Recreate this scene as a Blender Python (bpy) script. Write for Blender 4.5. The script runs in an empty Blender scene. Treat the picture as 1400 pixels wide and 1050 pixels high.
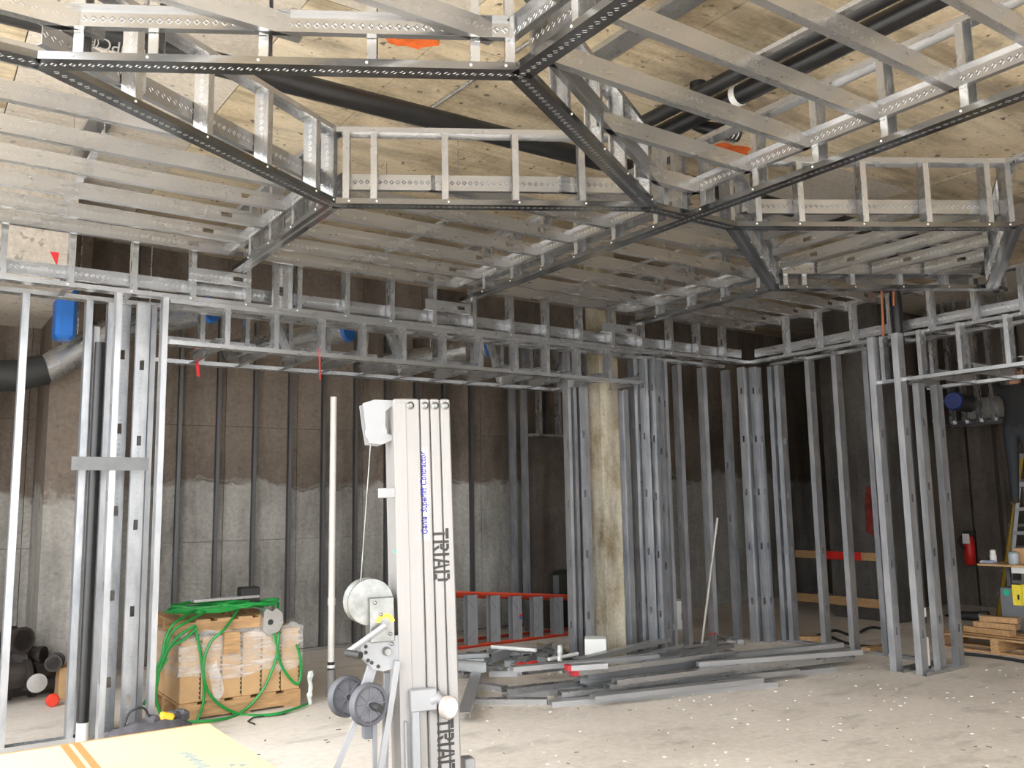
import bpy, math, random
from mathutils import Vector, Matrix
random.seed(7)
S = bpy.context.scene
COL = S.collection
# ---------------------------------------------------------------- camera
F = 1217.6; H = 1.55
PITCH, ROLL, YAW = math.radians(7.728), math.radians(-.977), math.radians(55.115)
_f = Vector((math.cos(YAW)*math.cos(PITCH), math.sin(YAW)*math.cos(PITCH), math.sin(PITCH)))
_r0 = Vector((math.sin(YAW), -math.cos(YAW), 0)); _u0 = _r0.cross(_f)
CR = math.cos(ROLL)*_r0 + math.sin(ROLL)*_u0
CU = -math.sin(ROLL)*_r0 + math.cos(ROLL)*_u0
CF = _f; CP = Vector((0, 0, H))
cam = bpy.data.cameras.new('camera'); camo = bpy.data.objects.new('camera', cam); COL.objects.link(camo)
cam.sensor_width = 36; cam.lens = F/1400*36; cam.clip_start = .05; cam.clip_end = 200
camo.matrix_world = Matrix(((CR.x, CU.x, -CF.x, 0), (CR.y, CU.y, -CF.y, 0), (CR.z, CU.z, -CF.z, H), (0, 0, 0, 1)))
S.camera = camo
# ---------------------------------------------------------------- light
S.view_settings.view_transform = 'Standard'; S.view_settings.look = 'None'
S.view_settings.gamma = 1; S.view_settings.use_curve_mapping = False
S.view_settings.exposure = 1.5
W = bpy.data.worlds.new('overcast_sky'); S.world = W; W.use_nodes = True
_nt = W.node_tree; bg = _nt.nodes['Background']; bg.inputs[1].default_value = 5.1
_g = _nt.nodes.new('ShaderNodeTexCoord'); _sp = _nt.nodes.new('ShaderNodeSeparateXYZ'); _nt.links.new(_g.outputs['Generated'], _sp.inputs[0])
_rp = _nt.nodes.new('ShaderNodeValToRGB'); _nt.links.new(_sp.outputs[2], _rp.inputs[0])   # overcast sky: zenith three times the horizon
_rp.color_ramp.elements[0].color = (.32, .335, .35, 1); _rp.color_ramp.elements[1].color = (.95, .98, 1, 1)
_nt.links.new(_rp.outputs[0], bg.inputs[0])

# ---------------------------------------------------------------- pixel helpers
def ray(x, y): return CF + CR*((x-700)/F) - CU*((y-525)/F)
def atz(x, y, z=0.):
    d = ray(x, y); return CP + d*((z-H)/d.z)
def atx(x, y, X):
    d = ray(x, y); return CP + d*(X/d.x)
def aty(x, y, Y):
    d = ray(x, y); return CP + d*(Y/d.y)

# ---------------------------------------------------------------- materials
def newmat(name):
    m = bpy.data.materials.new(name); m.use_nodes = True
    nt = m.node_tree; b = nt.nodes['Principled BSDF']; return m, nt, b
def N(nt, t, **kw):
    n = nt.nodes.new(t)
    for k, v in kw.items(): setattr(n, k, v)
    return n
def ramp(nt, fac, stops):
    r = N(nt, 'ShaderNodeValToRGB'); el = r.color_ramp.elements
    while len(el) < len(stops): el.new(.5)
    for e, (p, c) in zip(el, stops): e.position = p; e.color = (*c, 1) if len(c) == 3 else c
    nt.links.new(fac, r.inputs[0]); return r.outputs[0]
def noise(nt, vec, scale, detail=4, rough=.6, sc=None):
    n = N(nt, 'ShaderNodeTexNoise'); n.inputs['Scale'].default_value = scale
    n.inputs['Detail'].default_value = detail; n.inputs['Roughness'].default_value = rough
    if sc:
        mp = N(nt, 'ShaderNodeMapping'); mp.inputs['Scale'].default_value = sc
        nt.links.new(vec, mp.inputs[0]); vec = mp.outputs[0]
    nt.links.new(vec, n.inputs['Vector']); return n.outputs['Fac']
def mixc(nt, fac, a, b, mode='MIX'):
    m = N(nt, 'ShaderNodeMix', data_type='RGBA', blend_type=mode)
    for s, v in ((m.inputs[0], fac), (m.inputs[6], a), (m.inputs[7], b)):
        if hasattr(v, 'is_linked'): nt.links.new(v, s)
        elif isinstance(v, (int, float)): s.default_value = v
        else: s.default_value = (*v, 1)
    return m.outputs[2]
def math_(nt, op, a, b=None):
    m = N(nt, 'ShaderNodeMath', operation=op)
    for s, v in ((m.inputs[0], a), (m.inputs[1], b)):
        if v is None: continue
        if hasattr(v, 'is_linked'): nt.links.new(v, s)
        else: s.default_value = v
    return m.outputs[0]
def bump(nt, b, h, strength=.3, dist=.01):
    n = N(nt, 'ShaderNodeBump'); n.inputs['Strength'].default_value = strength; n.inputs['Distance'].default_value = dist
    nt.links.new(h, n.inputs['Height']); nt.links.new(n.outputs[0], b.inputs['Normal'])
MATS = {}
def simple(name, col, rough=.5, metal=0., var=.12, scale=9., bmp=0., spec=None, alpha=None, trans=0., stretch=None):
    if name in MATS: return MATS[name]
    m, nt, b = newmat(name)
    tc = N(nt, 'ShaderNodeTexCoord').outputs['Object']
    f = noise(nt, tc, scale, sc=stretch)
    lo = [max(0, c*(1-var)) for c in col]; hi = [min(1, c*(1+var)) for c in col]
    nt.links.new(ramp(nt, f, [(.3, lo), (.7, hi)]), b.inputs['Base Color'])
    b.inputs['Roughness'].default_value = rough; b.inputs['Metallic'].default_value = metal
    if alpha is not None: b.inputs['Alpha'].default_value = alpha
    if trans: b.inputs['Transmission Weight'].default_value = trans
    if bmp: bump(nt, b, f, bmp, .01)
    MATS[name] = m; return m
def make_steel(name, base=.50, rough=.27, knurl=.22, metal=.84, amp=.11, spscale=9):
    m, nt, b = newmat(name)
    tc = N(nt, 'ShaderNodeTexCoord').outputs['Object']
    sp = noise(nt, tc, spscale, 3, .6, sc=(.3, 1, 1)); big = noise(nt, tc, 2.2, 2, .5)
    oi = N(nt, 'ShaderNodeObjectInfo').outputs['Random']
    f = math_(nt, 'ADD', math_(nt, 'MULTIPLY', sp, .5), math_(nt, 'ADD', math_(nt, 'MULTIPLY', big, .3), math_(nt, 'MULTIPLY', oi, .2)))
    c = ramp(nt, f, [(.3, (base*(1-amp*1.3), base*(1-amp*1.2), base*(1-amp*1.05))), (.7, (base*(1+amp*.7), base*(1+amp*.7), base*(1+amp*.8)))])
    b.inputs['Metallic'].default_value = metal
    rr = math_(nt, 'ADD', math_(nt, 'MULTIPLY', sp, .16), rough-.08)
    nt.links.new(rr, b.inputs['Roughness'])
    if knurl:
        sx = N(nt, 'ShaderNodeSeparateXYZ'); nt.links.new(tc, sx.inputs[0])
        u = math_(nt, 'ABSOLUTE', math_(nt, 'SUBTRACT', math_(nt, 'FRACT', math_(nt, 'DIVIDE', sx.outputs[0], .036)), .5))
        v = math_(nt, 'ABSOLUTE', math_(nt, 'DIVIDE', sx.outputs[2], .036))
        d = math_(nt, 'ADD', u, v)
        ring = math_(nt, 'SUBTRACT', 1, math_(nt, 'MINIMUM', math_(nt, 'MULTIPLY', math_(nt, 'ABSOLUTE', math_(nt, 'SUBTRACT', d, .30)), 9), 1))
        bump(nt, b, ring, knurl, .004)
        c = mixc(nt, math_(nt, 'MULTIPLY', ring, knurl*.4), c, (.9, .9, .9))
    nt.links.new(c, b.inputs['Base Color'])
    MATS[name] = m; return m
FURR = make_steel('dull_furring_steel', .15, .5, 0)
JOIST = make_steel('grey_joist_steel', .52, .28, .28, .90, .07)
WSTUD = make_steel('pale_wall_stud_steel', .44, .38, .35, .70, .34, 14)
SIDE = make_steel('knurled_side_track', .42, .22, .8)
PILESTEEL = make_steel('rough_pile_steel', .45, .40, .3, .65)  # rougher, less metallic steel, chosen to brighten the floor pile
TRACK = make_steel('dark_glossy_track', .25, .17, .9, .97)
STEEL = make_steel('galvanised_steel'); PLAIN = make_steel('plain_galvanised', knurl=0)
def make_concrete(name, cols, scale=1.2, tide_shade=None, stains=0., streak=None, spots=.0, rough=.85, bmp=.25, fine=30, formboard=False, hue=None):
    m, nt, b = newmat(name)
    tc = N(nt, 'ShaderNodeTexCoord').outputs['Object']
    g = N(nt, 'ShaderNodeNewGeometry').outputs['Position']
    big = noise(nt, g, scale, 5, .62); fin = noise(nt, g, fine, 4, .7)
    c = ramp(nt, big, [(.28, cols[0]), (.5, cols[1]), (.72, cols[2])])
    c = mixc(nt, .35, c, ramp(nt, fin, [(.3, (.25, .25, .25)), (.7, (.8, .8, .8))]), 'OVERLAY')
    if streak:
        s = noise(nt, g, 1.0, 5, .65, sc=streak)
        c = mixc(nt, .75, c, ramp(nt, s, [(.36, (.3, .28, .26)), (.56, (1, 1, 1))]), 'MULTIPLY')
    if spots:
        s = noise(nt, g, 14, 2, .5)
        c = mixc(nt, ramp(nt, s, [(.66, (0, 0, 0)), (.71, (spots,)*3)]), c, (.10, .085, .06))
    if tide_shade:
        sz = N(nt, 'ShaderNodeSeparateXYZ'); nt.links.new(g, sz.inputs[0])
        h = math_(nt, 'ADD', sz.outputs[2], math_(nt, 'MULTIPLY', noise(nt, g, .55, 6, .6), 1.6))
        h = math_(nt, 'SUBTRACT', h, tide_shade+.8)
        c = mixc(nt, ramp(nt, h, [(0., (0, 0, 0)), (.06, (1, 1, 1))]), mixc(nt, 1., c, (.86, .86, .86), 'MULTIPLY'), mixc(nt, 1., c, (.42, .36, .32), 'MULTIPLY'))  # stain boundary; colour above it also darkened as shade behind the soffit
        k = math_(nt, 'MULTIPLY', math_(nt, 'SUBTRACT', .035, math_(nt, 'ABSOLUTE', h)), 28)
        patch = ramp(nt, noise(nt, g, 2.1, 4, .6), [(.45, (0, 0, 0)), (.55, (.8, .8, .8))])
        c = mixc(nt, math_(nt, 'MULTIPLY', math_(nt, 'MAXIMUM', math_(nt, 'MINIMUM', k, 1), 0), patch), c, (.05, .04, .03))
    if stains:
        q = noise(nt, g, 1.7, 5, .6, sc=(1, 2.2, 1))
        c = mixc(nt, ramp(nt, q, [(.56, (0, 0, 0)), (.68, (stains,)*3)]), c, (.22, .19, .16))
    nt.links.new(c, b.inputs['Base Color']); b.inputs['Roughness'].default_value = rough
    b.inputs['Specular IOR Level'].default_value = .25
    bump(nt, b, fin, bmp, .01)
    MATS[name] = m; return m
SLAB = make_concrete('cast_slab_concrete', ((.40, .32, .21), (.66, .55, .39), (.78, .68, .52)), 1.1, streak=(.5, 3, 1), spots=.85, stains=.55)
SLABG = make_concrete('grey_slab_concrete', ((.40, .36, .31), (.53, .48, .42), (.61, .56, .49)), .9, spots=.5, stains=.3)
WALLC = make_concrete('wall_concrete', ((.26, .245, .225), (.42, .40, .37), (.52, .50, .47)), .9, streak=(1.6, 1.6, .25), spots=.25, tide_shade=1.75)
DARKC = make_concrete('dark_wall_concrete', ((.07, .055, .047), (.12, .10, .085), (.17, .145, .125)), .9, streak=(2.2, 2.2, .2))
DIMC = make_concrete('shaded_wall_concrete', ((.05, .045, .04), (.10, .092, .085), (.15, .14, .13)), .9, streak=(1.6, 1.6, .25))  # wall concrete with the dimness of the right side put into its colour
FLOORC = make_concrete('floor_concrete', ((.54, .485, .42), (.70, .635, .56), (.78, .72, .65)), .55, rough=.7, bmp=.12, fine=18, stains=.35)
PIER = make_concrete('stained_pier_concrete', ((.34, .27, .15), (.60, .54, .42), (.66, .61, .5)), 2.4, streak=(2, 2, .5), spots=.3)
ABS = simple('black_abs', (.012, .012, .013), .38, var=.3)
PVC = simple('white_pvc', (.68, .65, .61), .4, var=.05)
WOOD = simple('pine_wood', (.44, .26, .12), .65, var=.3, scale=6, stretch=(1, 8, 8), bmp=.1)
CARD = simple('carton_card', (.54, .34, .17), .8, var=.1, scale=5)
RED = simple('red_paint', (.62, .02, .015), .45)
BLUE = simple('blue_plastic', (.02, .14, .5), .4)
COPPER = simple('rusty_copper', (.33, .12, .06), .5, .5)
BLACK = simple('matte_black', (.02, .02, .02), .6)
WHITE = simple('white_plastic', (.82, .82, .8), .45, var=.03)

# ---------------------------------------------------------------- mesh builder
class MB:
    def __init__(s): s.v = []; s.f = []
    def add(s, vs, fs):
        o = len(s.v); s.v += [tuple(v) for v in vs]; s.f += [tuple(i+o for i in f) for f in fs]; return s
    def box(s, a, b, M=None):
        (x0, y0, z0), (x1, y1, z1) = a, b
        vs = [Vector(p) for p in ((x0,y0,z0),(x1,y0,z0),(x1,y1,z0),(x0,y1,z0),(x0,y0,z1),(x1,y0,z1),(x1,y1,z1),(x0,y1,z1))]
        if M: vs = [M @ v for v in vs]
        return s.add(vs, [(0,3,2,1),(4,5,6,7),(0,1,5,4),(1,2,6,5),(2,3,7,6),(3,0,4,7)])
    def bbox(s, a, b, r, M=None):      # box with chamfered edges
        (x0, y0, z0), (x1, y1, z1) = a, b
        P = []
        for z, i in ((z0, r), (z0+r, 0), (z1-r, 0), (z1, r)):
            xa, xb, ya, yb = x0+i, x1-i, y0+i, y1-i
            P.append([(xa+r,ya,z),(xb-r,ya,z),(xb,ya+r,z),(xb,yb-r,z),(xb-r,yb,z),(xa+r,yb,z),(xa,yb-r,z),(xa,ya+r,z)])
        vs = [Vector(p) for ring in P for p in ring]
        if M: vs = [M @ v for v in vs]
        fs = [tuple(range(7,-1,-1)), tuple(range(24,32))]
        for k in range(3):
            for j in range(8): a_ = k*8+j; b_ = k*8+(j+1) % 8; fs.append((a_, b_, b_+8, a_+8))
        return s.add(vs, fs)
    def tube(s, pts, r, n=8, cap=True):
        pts = [Vector(p) for p in pts]; rings = []
        t0 = (pts[1]-pts[0]).normalized()
        up = Vector((0,0,1)) if abs(t0.z) < .9 else Vector((1,0,0))
        nrm = t0.cross(up).normalized()
        for i, p in enumerate(pts):
            t = (pts[min(i+1, len(pts)-1)] - pts[max(i-1, 0)]).normalized()
            nrm = (nrm - t*nrm.dot(t)).normalized(); bn = t.cross(nrm)
            rr = r[i] if isinstance(r, (list, tuple)) else r
            rings.append([p + (nrm*math.cos(a)+bn*math.sin(a))*rr for a in (2*math.pi*k/n for k in range(n))])
        vs = [v for R_ in rings for v in R_]; fs = []
        for i in range(len(pts)-1):
            for k in range(n): a = i*n+k; b = i*n+(k+1) % n; fs.append((a, b, b+n, a+n))
        if cap: fs += [tuple(range(n-1,-1,-1)), tuple(range(len(vs)-n, len(vs)))]
        return s.add(vs, fs)
    def lathe(s, prof, M=None, n=20):   # profile of (r, z)
        vs = []; fs = []
        for r, z in prof:
            for k in range(n):
                a = 2*math.pi*k/n; v = Vector((r*math.cos(a), r*math.sin(a), z)); vs.append(M @ v if M else v)
        m = len(prof)
        for i in range(m-1):
            for k in range(n): a = i*n+k; b = i*n+(k+1) % n; fs.append((a, b, b+n, a+n))
        if prof[0] != prof[-1]: fs += [tuple(range(n-1,-1,-1)), tuple(range((m-1)*n, m*n))]
        return s.add(vs, fs)
    def prism(s, poly, h0, h1, M=None):  # polygon in xy extruded in z
        n = len(poly); vs = [Vector((x, y, h0)) for x, y in poly] + [Vector((x, y, h1)) for x, y in poly]
        if M: vs = [M @ v for v in vs]
        fs = [tuple(range(n-1,-1,-1)), tuple(range(n, 2*n))] + [(i, (i+1) % n, (i+1) % n+n, i+n) for i in range(n)]
        return s.add(vs, fs)
    def mesh(s, name, mat, smooth=False):
        me = bpy.data.meshes.new(name); me.from_pydata(s.v, [], s.f); me.validate(); me.update()
        if mat: me.materials.append(mat)
        if smooth:
            me.polygons.foreach_set('use_smooth', [True]*len(me.polygons))
            try: me.set_sharp_from_angle(angle=math.radians(40))
            except Exception: pass
        return me
def obj(name, data, parent=None, M=None):
    o = bpy.data.objects.new(name, data); COL.objects.link(o)
    if parent is not None:
        o.parent = parent
        M = M if M is not None else Matrix.Identity(4)
        root = parent
        chain = []
        while root is not None: chain.append(root.matrix_basis.copy()); root = root.parent
        Wm = Matrix.Identity(4)
        for c in reversed(chain): Wm = Wm @ c
        o.matrix_basis = Wm.inverted() @ M
    elif M is not None: o.matrix_basis = M
    return o
def build(mb, name, mat, parent=None, M=None, smooth=False): return obj(name, mb.mesh(name, mat, smooth), parent, M)
def tag(o, label, cat, group=None):
    o['label'] = label; o['category'] = cat
    if group: o['group'] = group
    return o
def thing(name, label, cat, loc=(0, 0, 0), rz=0., group=None):
    o = bpy.data.objects.new(name, None); COL.objects.link(o); o.empty_display_size = .1
    o.matrix_basis = Matrix.Translation(Vector(loc)) @ Matrix.Rotation(rz, 4, 'Z')
    return tag(o, label, cat, group)
def struct(o): o['kind'] = 'structure'; return o

# ---------------------------------------------------------------- steel members
CH = {}
def channel_mesh(L, web, fl, holes, mat, name, lip):
    key = (round(L, 3), web, fl, tuple(round(h, 2) for h in holes), mat.name, lip)
    if key in CH: return CH[key]
    t = .0025; w = web/2; mb = MB()
    hs = [h for h in holes if .1 < h < L-.1]
    if not hs:
        prof = [(0, -w), (fl, -w), (fl, -w+t), (t, -w+t), (t, w-t), (fl, w-t), (fl, w), (0, w)]
        if lip: prof = [(0, -w), (fl, -w), (fl, -w+lip), (fl-t, -w+lip), (fl-t, -w+t), (t, -w+t), (t, w-t), (fl-t, w-t), (fl-t, w-lip), (fl, w-lip), (fl, w), (0, w)]
        n = len(prof)
        vs = [(0, y, z) for y, z in prof] + [(L, y, z) for y, z in prof]
        fs = [(i, i+n, (i+1) % n+n, (i+1) % n) for i in range(n)]
        if lip: fs += [(0, 1, 4, 5), (1, 2, 3, 4), (5, 6, 11, 0), (6, 7, 10, 11), (7, 8, 9, 10)]
        else: fs += [(0, 1, 2, 3), (0, 3, 4, 7), (7, 4, 5, 6)]
        fs += [tuple(i+n for i in reversed(f)) for f in fs[n:]]
        mb.add(vs, fs)
    else:
        a = 0; hw = .015; hl = .036
        for h in sorted(hs):
            mb.box((a, 0, -w), (h-hl, t, w)); mb.box((h-hl, 0, -w), (h+hl, t, -hw)); mb.box((h-hl, 0, hw), (h+hl, t, w)); a = h+hl
        mb.box((a, 0, -w), (L, t, w))
        for s in (-1, 1):
            z0, z1 = (-w, -w+t) if s < 0 else (w-t, w)
            mb.box((0, t, z0), (L, fl, z1))
            if lip: mb.box((0, fl-t, -w+t if s < 0 else w-lip), (L, fl, -w+lip if s < 0 else w-t))
    CH[key] = mb.mesh(name, mat); return CH[key]
def member(parent, name, p0, p1, zdir, web=.092, fl=.041, holes=(), mat=None, lip=0.):
    p0, p1, z = Vector(p0), Vector(p1), Vector(zdir)
    x = p1-p0; L = x.length; x.normalize(); z = (z - x*z.dot(x)).normalized(); y = z.cross(x)
    M = Matrix(((x.x, y.x, z.x, p0.x), (x.y, y.y, z.y, p0.y), (x.z, y.z, z.z, p0.z), (0, 0, 0, 1)))
    return obj(name, channel_mesh(L, web, fl, holes, mat or STEEL, name, lip), parent, M)
UP = Vector((0, 0, 1))
def track(parent, a, b, z, up=1, web=.095, fl=.032, name='track', mat=None):
    a, b = Vector((*a, z)), Vector((*b, z)); d = (b-a).normalized()
    return member(parent, name, a, b, d.cross(UP)*up, web, fl, mat=mat)
def vstud(parent, p, z0, z1, perp, web=.092, fl=.038, holes=(), name='stud', lip=.008):
    m = WSTUD if z0 < .1 else None          # floor-standing wall studs
    return member(parent, name, (p[0], p[1], z0), (p[0], p[1], z1), perp, web, fl, holes, mat=m, lip=lip)
def sidetrack(parent, a, b, z, web=.095, fl=.032, name='joist_track', flip=False):
    """vertical-web track; its flanges point to the left of a->b seen from above"""
    a, b = Vector((*a, z)), Vector((*b, z))
    if flip: a, b = b, a
    return member(parent, name, a, b, UP, web, fl, mat=SIDE)
SCREW = None
def screw(parent, p, d):
    global SCREW
    if SCREW is None:
        SCREW = MB().lathe([(.006, 0), (.006, .002), (.003, .004)], n=6).mesh('screw', WHITE)
    z = Vector(d).normalized(); x = z.orthogonal().normalized(); y = z.cross(x)
    return obj('screw', SCREW, parent, Matrix(((x.x, y.x, z.x, p[0]), (x.y, y.y, z.y, p[1]), (x.z, y.z, z.z, p[2]), (0, 0, 0, 1))))
# ================================================================ SETTING
ZC = 4.3
def slab(name, a, b, mat, parent=None): return build(MB().box(a, b), name, mat, parent)
floor = struct(slab('floor', (-9, -9, -.2), (16, 12, 0), FLOORC))
ground = struct(slab('ground', (-60, -60, -.5), (60, 60, -.2), simple('pale_paving', (.55, .53, .5), .9, var=.1, scale=.5)))
ceil_ = struct(slab('ceiling', (-1.2, -4.2, ZC+.03), (16, 12, ZC+.3), SLABG))
# form-panel fields of the cast slab
xs = [-1.2, -.73, .49, 1.71, 2.52, 3.74, 4.96, 6.18, 7.4, 8.62, 9.84, 11.06, 12.28, 16]
ys = [-4.2, -3.0, -.6, 1.84, 4.28, 6.72, 9.16, 12]
for i in range(len(xs)-1):
    for j in range(len(ys)-1):
        g = .004
        grey = random.random() < .33 or (xs[i+1] < 2.6 and 1 < j < 5 and i % 2 == 0)
        if i == 3 and j in (2, 3): grey = True
        if i in (4, 5, 6): grey = False
        slab('slab_panel', (xs[i]+g, ys[j]+g, ZC-random.uniform(0, .004)), (xs[i+1]-g, ys[j+1]-g, ZC+.03), SLABG if grey else SLAB, ceil_)
# concrete walls
YB = 9.62
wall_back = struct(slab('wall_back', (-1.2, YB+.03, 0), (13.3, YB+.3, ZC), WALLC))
px = [-1.2, 1.05, 2.0, 2.93, 3.74, 4.55, 5.36, 6.2, 7.2, 8.2, 9.2, 10.4, 11.6, 13.3]
for i in range(len(px)-1):
    for z0, z1 in ((0, 1.22), (1.22, 2.44), (2.44, ZC)):
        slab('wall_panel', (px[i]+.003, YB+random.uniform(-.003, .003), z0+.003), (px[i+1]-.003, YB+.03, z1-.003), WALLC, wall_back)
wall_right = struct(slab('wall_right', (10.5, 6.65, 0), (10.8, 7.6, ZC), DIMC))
wall_light_block = struct(slab('wall_light_block', (4.6, -4.2, 0), (13.3, -4.0, ZC), WALLC))  # unseen wall, added and sized to keep light off the right side
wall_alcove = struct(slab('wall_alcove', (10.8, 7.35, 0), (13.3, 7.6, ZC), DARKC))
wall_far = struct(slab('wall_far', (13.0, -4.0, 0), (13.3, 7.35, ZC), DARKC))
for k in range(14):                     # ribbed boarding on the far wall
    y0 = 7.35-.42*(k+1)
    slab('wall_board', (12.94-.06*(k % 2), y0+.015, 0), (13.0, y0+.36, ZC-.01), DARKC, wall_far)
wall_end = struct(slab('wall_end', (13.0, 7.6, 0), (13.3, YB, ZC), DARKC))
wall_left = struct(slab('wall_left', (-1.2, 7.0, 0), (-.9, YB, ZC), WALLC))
# low concrete beam and pier in the left back corner
beam = struct(slab('wall_bulkhead', (-.9, 7.75, 3.33), (1.12, YB, ZC), SLABG))
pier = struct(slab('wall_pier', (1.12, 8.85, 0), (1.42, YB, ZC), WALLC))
column = struct(slab('wall_column', (aty(825, 700, 7.06).x, 7.06, 0), (aty(851, 700, 7.06).x, 7.26, ZC), PIER))

# ================================================================ CEILING FRAMING
ZS, Z1, ZD, ZT = 3.07, 3.42, 3.30, 3.77
YS, XS = 6.55, 7.80                     # front faces of the two soffits
XB = [2.03, 4.0, 5.98]
JY = [1.20, 1.605, 2.01, 2.415, 2.82, 3.225, 3.63, 4.04, 4.45, 4.86, 5.26, 5.67, 6.08, 6.44]
COF = [(2.02, 3.76, 1.64, .95), (6.0, 3.75, 1.62, .98)]

# --- long soffits
def soffit(label, a, b, n, xsuds, along):
    """a->b front bottom edge (2D); n = unit normal pointing to the room back"""
    t = thing('soffit_frame', label, 'soffit frame', (*a, ZS))
    a, b, n = Vector(a), Vector(b), Vector(n); d = (b-a).normalized()
    L = (b-a).length; c = .046
    track(t, a+n*c, b+n*c, ZS, 1, name='bottom_track')
    track(t, a+n*c, b+n*c, Z1+.10, -1, name='top_track')
    track(t, a+n*.40, b+n*.40, ZS, 1, name='back_track')
    p = Vector((*n, 0))
    for i, s in enumerate(xsuds):
        P = a+d*s
        vstud(t, P+n*c, ZS+.004, Z1+.098, p*along, holes=(.20,))
        q = P+n*c-n*.047
        screw(t, (q.x, q.y, ZS+.016), -p); 
    # rail behind the studs
    s0 = 0
    A = a+n*.10; B = b+n*.10
    dd = Vector((*d, 0))
    r = member(t, 'rail', (A.x, A.y, ZS+.122), (B.x, B.y, ZS+.122), UP, .092, .041) if along > 0 else member(t, 'rail', (B.x, B.y, ZS+.122), (A.x, A.y, ZS+.122), UP, .092, .041)
    # cross pieces of the underside
    for s in xsuds:
        P = a+d*(s+.02); u = P+n*.09; v = P+n*.36
        member(t, 'cross_piece', (u.x, u.y, ZS+.046), (v.x, v.y, ZS+.046), UP, .09, .04)
    return t
sx = [.094+.406*k-.406+.406 for k in range(-2, 19)]
SL = soffit('long galvanised soffit frame with a row of short studs, over the boxed pallet', (-.6, YS), (XS, YS), (0, 1),
            [s+.6+.0 for s in [.5+.4065*k for k in range(-2, 18)] if -.5 < s < 7.7], 1)
SR = soffit('galvanised soffit frame with short studs running from inner corner over the bare pillar', (XS, YS), (XS, 1.2), (1, 0),
            [.47+.41*k for k in range(0, 12)], 1)
# wide stud standing in the long soffit
member(SL, 'stud', (2.40, YS-.0, ZS+.02), (2.40, YS-.0, Z1+.2), (1, 0, 0), .152, .041, (.13,))

# --- dropped beams
def ladder(t, a, b, z0, z1, dists, width=.095, studweb=.09, flip=False, tops=True, hole=()):
    a, b = Vector(a), Vector(b); d = (b-a).normalized(); n = Vector((-d.y, d.x))
    track(t, a, b, z0, 1, width, name='bottom_track', mat=TRACK)
    if tops: track(t, a, b, z1, -1, width, name='top_track')
    for s in dists:
        p = a+d*s
        vstud(t, p, z0+.004, z1-.004, Vector((*n, 0))*(-1 if flip else 1), studweb, .038, hole)
        for sg in (-1, 1):
            q = p+n*sg*(width/2+.001); screw(t, (q.x, q.y, z0+.016), (n.x*sg, n.y*sg, 0))
blab = ['dropped ladder beam of galvanised steel meeting the long soffit above the boxed pallet',
        'dropped ladder beam of galvanised steel between the two diamond coffers',
        'dropped ladder beam of galvanised steel meeting the long soffit above the concrete column']
for i, x in enumerate(XB):
    t = thing('ceiling_beam_frame', blab[i], 'beam frame', (x, YS, ZD))
    segs = [(YS-.1, 1.0)]
    for cx, cy, hx, hy in COF:
        if abs(cx-x) < .1: segs = [(YS-.1, cy+hy), (cy-hy, 1.0)]
    for ya, yb in segs:
        dd = [ya-y-.04 for y in [6.62-.406*k for k in range(0, 15)] if yb+.02 < y-.0 < ya]
        dd = [ya-y for y in JY if yb+.03 < y < ya-.03]
        ladder(t, (x, ya), (x, yb), ZD, ZT, dd)
        if i < 2 or ya > 4: sidetrack(t, (x-.048, yb), (x-.048, ya), Z1+.0475)
        if i == 1: sidetrack(t, (x+.048, 3.8), (x+.048, ya), Z1+.0475, flip=True)
        elif i == 0 or ya > 4: sidetrack(t, (x+.048, yb), (x+.048, ya), Z1+.0475, flip=True)
    # short header stud where the beam meets the soffit
    member(t, 'header', (x-.33, YS-.01, ZD-.03), (x+.13, YS-.01, ZD-.03), UP, .092, .041, (.36,))
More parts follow.
